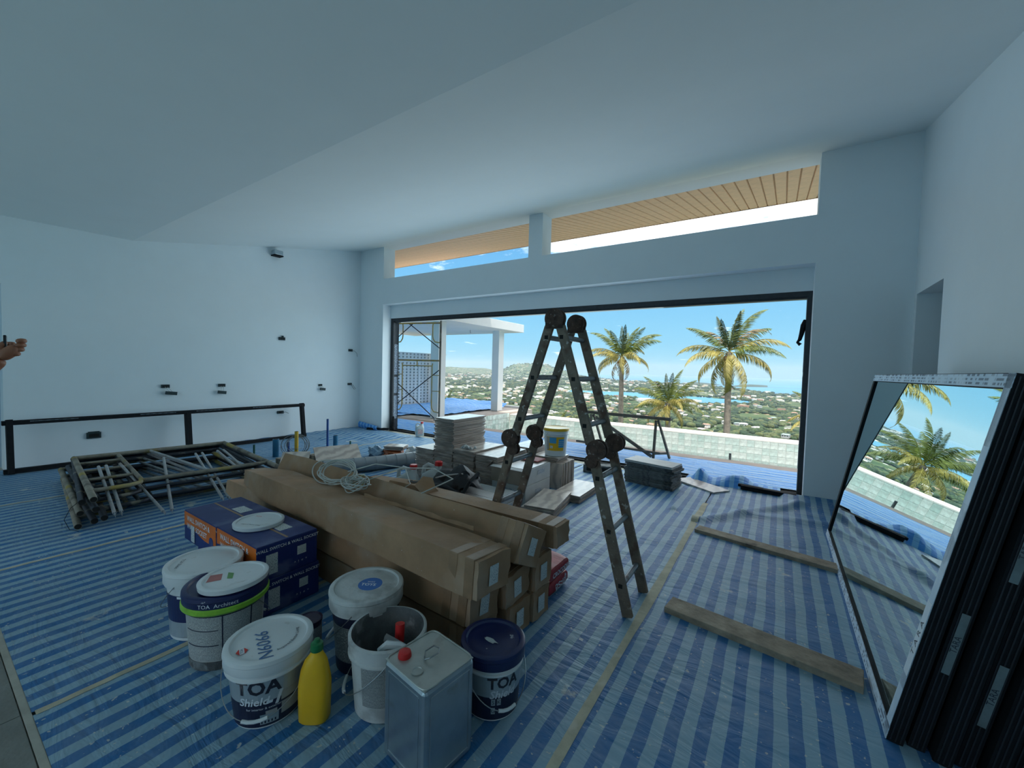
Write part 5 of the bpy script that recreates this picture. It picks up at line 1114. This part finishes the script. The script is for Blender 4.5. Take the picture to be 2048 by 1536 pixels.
def palm(label, base, crown, spec, r=.17, s=1.0, coco=True, trunkr=None):
    T = thing('coconut_palm', label, 'palm tree', base); c = Vector(crown)-Vector(base)
    n = 26; pts = []; rr = []
    for i in range(n+1):
        u = i/n; pts.append((c.x*u+.25*math.sin(u*2.3)*(1-u), c.y*u, c.z*u)); rr.append(r*(1.35-.45*u+.25*math.exp(-u*14))*(1+.05*(i % 2)))
    obj('trunk', MB().tube(pts, rr, 10), m_trunk, T, smooth=True)
    for (az_, el, k, sc) in spec:
        o = obj('frond', FR[k][0], None, T); o.location = c+Vector((0, 0, random.uniform(-.1, .15)))
        o.rotation_euler = Euler((random.uniform(-.25, .25), -math.radians(el), math.radians(az_)), 'XYZ'); o.scale = (s*sc,)*3
    if coco:
        for k in range(5):
            a = k*1.3; obj('coconut', mesh_of('coconut', MB().lathe([(0, -.13), (.08, -.1), (.11, 0), (.08, .1), (0, .13)], n=10), m_coco), None, T, smooth=True).location = c+Vector((.22*math.cos(a), .22*math.sin(a), -.35-.05*(k % 2)))
    return T
# azimuths: 0 = +X (right in the picture), 180 = left, 90 away, -90 towards
random.seed(3)
palm('tall coconut palm seen right of the ladder, left of the two tall ones', (-10.0, 30.0, -8.5), (-9.95, 30.0, 2.5),
     [(20, 78, 0, .75), (-60, 82, 3, .8), (120, 80, 3, .8), (170, 72, 0, .8), (-20, 62, 0, .85), (200, 55, 5, .85), (30, 50, 5, .95), (100, 60, 0, .8), (-100, 55, 0, .8), (185, 28, 1, .9), (-10, 38, 5, .95), (70, 30, 1, .9), (230, 20, 1, .85), (-45, 12, 1, .9), (5, 2, 2, .8), (160, 2, 2, .85), (205, -12, 2, .8), (-75, -5, 2, .8), (-25, -42, 4, .8), (215, -45, 4, .75), (120, -25, 4, .8)], s=.93)
palm('tall coconut palm in the right half of the opening, yellow drooping fronds', (-2.72, 28.0, -8.0), (-2.62, 28.0, 2.75),
     [(60, 84, 0, .8), (20, 74, 5, .9), (-50, 80, 3, .8), (150, 76, 3, .75), (-10, 60, 4, .9), (185, 60, 4, .8), (200, 45, 0, .8), (40, 42, 0, .9), (-100, 50, 3, .8), (100, 50, 5, .8), (0, 28, 1, .95), (180, 22, 1, .95), (-30, 12, 5, .9), (215, 8, 1, .9), (10, -5, 2, .95), (190, -22, 2, .9), (-40, -40, 1, .95), (165, -48, 1, .85), (-60, -62, 2, .95), (230, -66, 4, .95), (-95, -35, 2, .8), (120, -30, 2, .8)], s=.97)
palm('short coconut palm just beyond the pool wall, between the two tall palms', (-6.6, 30.0, -6.5), (-6.5, 30.0, -.75),
     [(40, 84, 0, .8), (120, 80, 3, .8), (-60, 78, 0, .75), (0, 60, 0, .8), (180, 62, 0, .8), (-100, 55, 5, .8), (80, 55, 0, .8), (20, 40, 5, .8), (200, 42, 5, .8), (160, 25, 0, .8), (-20, 25, 1, .8), (225, 20, 1, .8), (-55, 15, 1, .8), (0, 5, 5, .8), (180, 2, 0, .8), (-80, -5, 2, .8), (60, 0, 5, .8), (120, 5, 5, .8), (210, -20, 2, .8), (-30, -25, 2, .8), (-110, -30, 1, .8)], s=.86)
sp_b = [(a*47 % 360, 80-a*6, (0, 1, 1, 5, 0)[a % 5], .8) for a in range(16)]
palm('yellow green young palm behind the ladder legs', (-9.9, 19.5, -4.5), (-9.85, 19.5, -1.9), sp_b, s=.42, coco=False, r=.1)
palm('yellow palm crown beyond the terrace, left of the slim pergola column', (-16.2, 17.5, -4.0), (-16.2, 17.5, -1.2), sp_b, s=.42, coco=False, r=.1)
palm('palm frond crown peeping in at the right end of the opening', (2.35, 27.0, -7.5), (2.3, 27.0, -.9), sp_b, s=.75, coco=False)
# neighbour's flat roof below the terrace
tag(obj('neighbour_roof', MB().b2((-26, 25.5, -4.2), (-21.4, 29.5, -3.85)), m_ext, bevel=.02), 'flat white roof slab of a neighbouring building beyond the terrace', 'roof')

# ================================================================== LANDSCAPE
def ipol(x, xs, ys): return float(np.interp(x, xs, ys))
def polar(pts): return sorted([(math.degrees(math.atan2(-x, y)), math.hypot(x, y)) for x, y in pts])
LF = polar([(-1003, 2129), (-880, 2202), (-721, 2250), (-440, 2181), (-207, 2123), (-102, 2038)])
LN = polar([(-891, 1893), (-789, 1846), (-638, 1778), (-491, 1739), (-398, 1777), (-260, 1760), (-172, 1766), (-91, 1831)])
SH = polar([(-9161, 9874), (-6746, 9581), (-2239, 5782), (-1560, 4852), (-1266, 4863), (-989, 4873), (-392, 3968), (-101, 3082), (8, 2916), (118, 2864)])
ra = [0, 12, 14, 30, 100, 200, 360, 600, 900, 1500, 2200, 14000]; za = [-1.5, -1.7, -3.6, -8, -25, -43, -62, -85, -103, -111, -112, -112]
HILLS = [(29.9, 6400, 175, 3.6, 700), (33.2, 6300, 95, 2.2, 700), (26.5, 5900, 60, 3.0, 700), (37.5, 7800, 92, 3.2, 900), (42.5, 7600, 75, 3.6, 900), (48, 7600, 95, 5, 900), (22.2, 3400, 14, 3.5, 400), (24.5, 4300, 26, 4, 500), (60, 7000, 150, 9, 1500), (18, 3000, 6, 4, 300)]
def land_z(azd, r):
    z = ipol(r, ra, za)
    if r > 250: z += 6*nse(azd*.25, r*.004)*min(1, (r-250)/400)*(1 if r < 1500 else .4)
    for (a, d, h, wa, wd) in HILLS: z += h*math.exp(-((azd-a)/wa)**2-((r-d)/wd)**2)*(1+.12*nse(azd*1.3, r*.002))
    sh = ipol(azd, [p[0] for p in SH], [p[1] for p in SH]) if azd > -2.5 else max(1800, 2860+(azd+2.5)*60)
    if azd > 43: sh = 13500
    if r > sh*(1+.01*nse(azd*2, 0)): z = -119
    if 2.4 < azd < 25.5:
        n_ = ipol(azd, [p[0] for p in LN], [p[1] for p in LN])*(1+.006*nse(azd*3, 1)); f_ = ipol(azd, [p[0] for p in LF], [p[1] for p in LF]); e = min(1, (azd-2.4)/.8, (25.5-azd)/.8)
        mid = (n_+f_)/2; n2 = mid+(n_-mid)*e; f2 = mid+(f_-mid)*e
        if n2 < r < f2: z = -119
    return z
AZ = np.arange(-62, 118, .4).tolist(); RR = [12.3*(1.0)]
while RR[-1] < 13800: RR.append(RR[-1]*1.032+ (0 if RR[-1] > 300 else .3))
vs = []; 
for r in RR:
    for a in AZ:
        t_r = math.radians(a); vs.append((-math.sin(t_r)*r, math.cos(t_r)*r, land_z(a, r)))
nA = len(AZ); fs = [(j*nA+i, j*nA+i+1, (j+1)*nA+i+1, (j+1)*nA+i) for j in range(len(RR)-1) for i in range(nA-1)]
m_land = bpy.data.materials.new('wooded_town_land'); m_land.use_nodes = True; nt = m_land.node_tree; b_ = nt.nodes['Principled BSDF']; b_.inputs['Roughness'].default_value = .95; b_.inputs['Specular IOR Level'].default_value = .05
N = nt.nodes.new; gm = N('ShaderNodeNewGeometry'); mp = N('ShaderNodeMapping'); mp.inputs['Scale'].default_value = (1, 1, .2); lk(nt, gm.outputs['Position'], mp.inputs[0])
n1 = N('ShaderNodeTexNoise'); n1.inputs['Scale'].default_value = .012; n1.inputs['Detail'].default_value = 8; n1.inputs['Roughness'].default_value = .7; lk(nt, mp.outputs[0], n1.inputs['Vector'])
r1 = N('ShaderNodeValToRGB'); r1.color_ramp.elements[0].position = .35; r1.color_ramp.elements[0].color = (.030, .058, .032, 1); r1.color_ramp.elements[1].position = .72; r1.color_ramp.elements[1].color = (.20, .19, .11, 1)
e = r1.color_ramp.elements.new(.52); e.color = (.075, .11, .05, 1); lk(nt, n1.outputs[0], r1.inputs[0])
vo = N('ShaderNodeTexVoronoi'); vo.inputs['Scale'].default_value = .045; lk(nt, mp.outputs[0], vo.inputs['Vector'])
sc_ = N('ShaderNodeSeparateColor'); lk(nt, vo.outputs['Color'], sc_.inputs[0])
n2 = N('ShaderNodeTexNoise'); n2.inputs['Scale'].default_value = .0035; n2.inputs['Detail'].default_value = 3; lk(nt, mp.outputs[0], n2.inputs['Vector'])
ad = N('ShaderNodeMath'); ad.operation = 'ADD'; lk(nt, sc_.outputs[0], ad.inputs[0]); lk(nt, n2.outputs[0], ad.inputs[1])
gt = N('ShaderNodeMapRange'); gt.inputs[1].default_value = 1.26; gt.inputs[2].default_value = 1.28; lk(nt, ad.outputs[0], gt.inputs[0])
di = N('ShaderNodeMath'); di.operation = 'LESS_THAN'; di.inputs[1].default_value = .36; lk(nt, vo.outputs['Distance'], di.inputs[0])
ml = N('ShaderNodeMath'); ml.operation = 'MULTIPLY'; lk(nt, gt.outputs[0], ml.inputs[0]); lk(nt, di.outputs[0], ml.inputs[1])
r2_ = N('ShaderNodeValToRGB'); r2_.color_ramp.elements[0].color = (.42, .26, .18, 1); r2_.color_ramp.elements[1].color = (.72, .70, .66, 1); r2_.color_ramp.elements[0].position = .2; r2_.color_ramp.elements[1].position = .5; lk(nt, sc_.outputs[1], r2_.inputs[0])
mx = N('ShaderNodeMix'); mx.data_type = 'RGBA'; lk(nt, ml.outputs[0], mx.inputs[0]); lk(nt, r1.outputs[0], mx.inputs[6]); lk(nt, r2_.outputs[0], mx.inputs[7]); lk(nt, mx.outputs[2], b_.inputs['Base Color'])
ld = obj('terrain', MB().add(vs, fs), m_land, smooth=False); ld['kind'] = 'structure'; ld.data.polygons.foreach_set('use_smooth', [True]*len(ld.data.polygons))
m_sea = bpy.data.materials.new('turquoise_sea'); m_sea.use_nodes = True; nt = m_sea.node_tree; b_ = nt.nodes['Principled BSDF']; b_.inputs['Roughness'].default_value = .35; b_.inputs['Specular IOR Level'].default_value = .25
N = nt.nodes.new; gm = N('ShaderNodeNewGeometry'); ln = N('ShaderNodeVectorMath'); ln.operation = 'LENGTH'; lk(nt, gm.outputs['Position'], ln.inputs[0])
n1 = N('ShaderNodeTexNoise'); n1.inputs['Scale'].default_value = .0006; n1.inputs['Detail'].default_value = 4; mp = N('ShaderNodeMapping'); mp.inputs['Scale'].default_value = (.5, 3, 1); lk(nt, gm.outputs['Position'], mp.inputs[0]); lk(nt, mp.outputs[0], n1.inputs['Vector'])
rs = N('ShaderNodeValToRGB'); rs.color_ramp.elements[0].position = .35; rs.color_ramp.elements[0].color = (.015, .13, .26, 1); rs.color_ramp.elements[1].position = .65; rs.color_ramp.elements[1].color = (.03, .24, .36, 1); lk(nt, n1.outputs[0], rs.inputs[0]); lk(nt, rs.outputs[0], b_.inputs['Base Color'])
sb = MB(); n = 96; sb.add([(0, 0, -114)]+[(18900*math.cos(2*PI*i/n), 18900*math.sin(2*PI*i/n), -114) for i in range(n)], [(0, i+1, (i+1) % n+1) for i in range(n)])
o = obj('sea', sb, m_sea); tag(o, 'turquoise sea and lagoon beyond the wooded coast', 'sea', kind='stuff')
for lb, pts, h_ in (('low wooded island in the bay left of the right tall palm', [(-919, 4708), (-985, 5774), (-689, 5341), (-503, 4845), (-611, 4097), (-779, 4180)], 16), ('low wooded island in the bay behind the right tall palm', [(-406, 4556), (-293, 5669), (-105, 5501), (-89, 4685), (-231, 4493), (-356, 4230)], 13)):
    cx = sum(p[0] for p in pts)/6; cy_ = sum(p[1] for p in pts)/6; vs = [(cx, cy_, -114+h_)]; n = 6
    for k, (s, hh) in enumerate(((.35, .95), (.7, .55), (1, 0))): vs += [(cx+(p[0]-cx)*s, cy_+(p[1]-cy_)*s, -114.5+h_*hh*(1+.3*nse(i*2.1, k))) for i, p in enumerate(pts)]
    fs = [(0, 1+i, 1+(i+1) % n) for i in range(n)]+[(1+k*n+i, 1+(k+1)*n+i, 1+(k+1)*n+(i+1) % n, 1+k*n+(i+1) % n) for k in range(2) for i in range(n)]
    tag(obj('island', MB().add(vs, fs), m_tree[0], smooth=True), lb, 'island')
m_hz = bpy.data.materials.new('sea_haze'); m_hz.use_nodes = True; nt = m_hz.node_tree; nt.nodes.clear(); vs_ = nt.nodes.new('ShaderNodeVolumeScatter'); vo_ = nt.nodes.new('ShaderNodeOutputMaterial'); lk(nt, vs_.outputs[0], vo_.inputs[1]); vs_.inputs['Color'].default_value = (.62, .84, 1, 1); vs_.inputs['Density'].default_value = 7e-5; vs_.inputs['Anisotropy'].default_value = .3
hz = obj('sea_haze', MB().b2((-14500, 260, -125), (9000, 15000, 260)), m_hz); tag(hz, 'thin bluish haze over the coast and bay', 'haze', kind='stuff')
# trees
random.seed(11)
def tree_tpl(seed, sub=2):
    bm = bmesh.new(); bmesh.ops.create_icosphere(bm, subdivisions=sub, radius=1)
    for v in bm.verts: v.co *= 1+.42*noise.noise(v.co*2.1+Vector((seed, 0, 0))); v.co.z = v.co.z*.8+.55
    V = np.array([v.co[:] for v in bm.verts]); Fc = np.array([[v.index for v in f.verts] for f in bm.faces]); bm.free(); return V, Fc
TPL = [tree_tpl(s) for s in (1.3, 5.1, 9.7)]; TPS = [tree_tpl(s, 1) for s in (2.3, 4.4)]
spots = []
while len(spots) < 7800:
    r = math.sqrt(random.uniform(150**2, 1350**2)) if random.random() < .75 else random.uniform(150, 600); a = random.uniform(-8, 56)
    dens = nse(a*.22+5, r*.006); 
    if r > 500 and dens < -.12: continue
    spots.append((r, a, random.uniform(3.2, 6.2)*(1+.3*(r > 700))))
spots.sort()
def pos(r, a): t = math.radians(a); return -math.sin(t)*r, math.cos(t)*r, land_z(a, r)
vis = [s for s in spots if -3 < s[1] < 46 and s[0] > 230][:300]; vset = set(vis)
tmesh = []
for k, (V, Fc) in enumerate(TPL):
    for m in m_tree:
        b = MB().add(V.tolist(), Fc.tolist()).cyl((0, 0, -.9), (0, 0, .3), .09, n=5, mi=1); tmesh.append(mesh_of('tree', b, [m, m_trunk]))
for (r, a, s) in vis:
    x, y, z = pos(r, a); o = obj('broadleaf_tree', tmesh[random.choice((0, 1, 3, 4, 6, 7, 0, 3, 6, 2, 5, 8))], None); o.location = (x, y, z+s*.5); o.scale = (s, s, s*random.uniform(.8, 1.25)); o.rotation_euler = (0, 0, random.random()*6)
    tag(o, 'broadleaf tree among the dense woods on the slope below the pool wall', 'tree', 'trees on the wooded slope')
def merged(name, lst, tpls, mats, label, cat, squash=1.0):
    VV = []; FF = []; MI = []; off = 0
    for (r, a, s) in lst:
        V, Fc = random.choice(tpls); x, y, z = pos(r, a); c, s_ = math.cos(r), math.sin(r); Rm = np.array([[c, -s_, 0], [s_, c, 0], [0, 0, 1]])
        VV.append((V*[s, s, s*random.uniform(.75, 1.2)*squash])@Rm.T+[x, y, z]); FF.append(Fc+off); off += len(V); MI += [random.randrange(len(mats))]*len(Fc)
    VV = np.concatenate(VV); FF = np.concatenate(FF); me = bpy.data.meshes.new(name); me.vertices.add(len(VV)); me.vertices.foreach_set('co', VV.ravel().astype(np.float32))
    me.loops.add(FF.size); me.loops.foreach_set('vertex_index', FF.ravel().astype(np.int32)); me.polygons.add(len(FF)); me.polygons.foreach_set('loop_start', np.arange(0, FF.size, 3, dtype=np.int32))
    for m in mats: me.materials.append(m)
    me.polygons.foreach_set('material_index', np.array(MI, dtype=np.int32)); me.update(calc_edges=True); o = bpy.data.objects.new(name, me); COL.objects.link(o); return tag(o, label, cat, kind='stuff')
merged('woodland', [s for s in spots if s not in vset], TPL, m_tree, 'dense green woods covering the coastal plain', 'woods')
far = []
while len(far) < 9000:
    r = math.exp(random.uniform(math.log(1300), math.log(6500))); a = random.uniform(-4, 50)
    if land_z(a, r) < -116 or nse(a*.3, r*.003, 7) < -.15: continue
    far.append((r, a, random.uniform(5, 9)*(1 if r < 2500 else 1.5)))
merged('far_woodland', far, TPS, m_tree[:2]+m_tree[2:], 'far woods between the houses and the hills', 'woods', .8)
# houses
random.seed(21)
m_hw = [mat('house_white', (.74, .72, .68), .8), mat('house_cream', (.66, .56, .42), .8), mat('house_grey', (.50, .50, .50), .8)]; m_hr = [mat('roof_terracotta', (.40, .24, .17), .8), mat('roof_grey', (.40, .40, .41), .8), mat('roof_white', (.78, .77, .74), .7), mat('roof_green', (.30, .42, .38), .7)]
def house_mesh(w, m, rf_):
    b = MB().b2((-1, -.7, -.6), (1, .7, .75)); b.add([(-1.1, -.8, .75), (1.1, -.8, .75), (1.1, .8, .75), (-1.1, .8, .75), (-.7, 0, 1.15), (.7, 0, 1.15)], [(0, 1, 5, 4), (2, 3, 4, 5), (1, 2, 5), (3, 0, 4)], mi=1)
    for x in (-.6, 0, .6): b.b2((x-.14, -.71, .1), (x+.14, -.69, .5), mi=2)
    return mesh_of('house', b, [m, rf_, m_dark])
HM = [(house_mesh(1, a, c), n_) for a, c, n_ in ((m_hw[0], m_hr[0], 'white house with terracotta roof'), (m_hw[0], m_hr[1], 'white house with grey roof'), (m_hw[1], m_hr[2], 'cream house with white roof'), (m_hw[2], m_hr[3], 'grey shed with pale green roof'), (m_hw[0], m_hr[2], 'white house with white roof'), (m_hw[1], m_hr[0], 'cream house with terracotta roof'))]
hl = []
while len(hl) < 170:
    r = random.uniform(430, 1700); a = random.uniform(-3, 46)
    if r < 800 and random.random() < .6: continue
    if land_z(a, r) < -116 or nse(a*.22+5, r*.006) > .18 and r < 1000: continue
    hl.append((r, a))
for (r, a) in hl:
    x, y, z = pos(r, a); m, n_ = random.choice(HM); o = obj('house', m, None); s = random.uniform(4.2, 7.0); o.location = (x, y, z+s*.55+1.2); o.scale = (s, s, s*.75); o.rotation_euler = (0, 0, random.uniform(-.8, .8))
    tag(o, n_+' scattered among the trees of the plain', 'house', n_+'s of the plain')
b = MB()
for k in range(1500):
    r = math.exp(random.uniform(math.log(1500), math.log(6800))); a = random.uniform(-3, 50); z = land_z(a, r)
    if z < -116 or nse(a*.5, r*.002, 3) < -.05: continue
    x, y, _ = pos(r, a); s = random.uniform(7, 15)*(1 if r < 3000 else 1.5); b.box((x, y, z+s*.3+3), (s*1.6, s, s*.6), Euler((0, 0, random.uniform(-.6, .6))).to_matrix(), mi=random.choice((0, 0, 0, 1, 2, 3)))
tag(obj('far_houses', b, [m_hr[2], m_hw[1], m_hw[0], m_hr[0]]), 'countless small pale buildings of the far town', 'houses', kind='stuff')
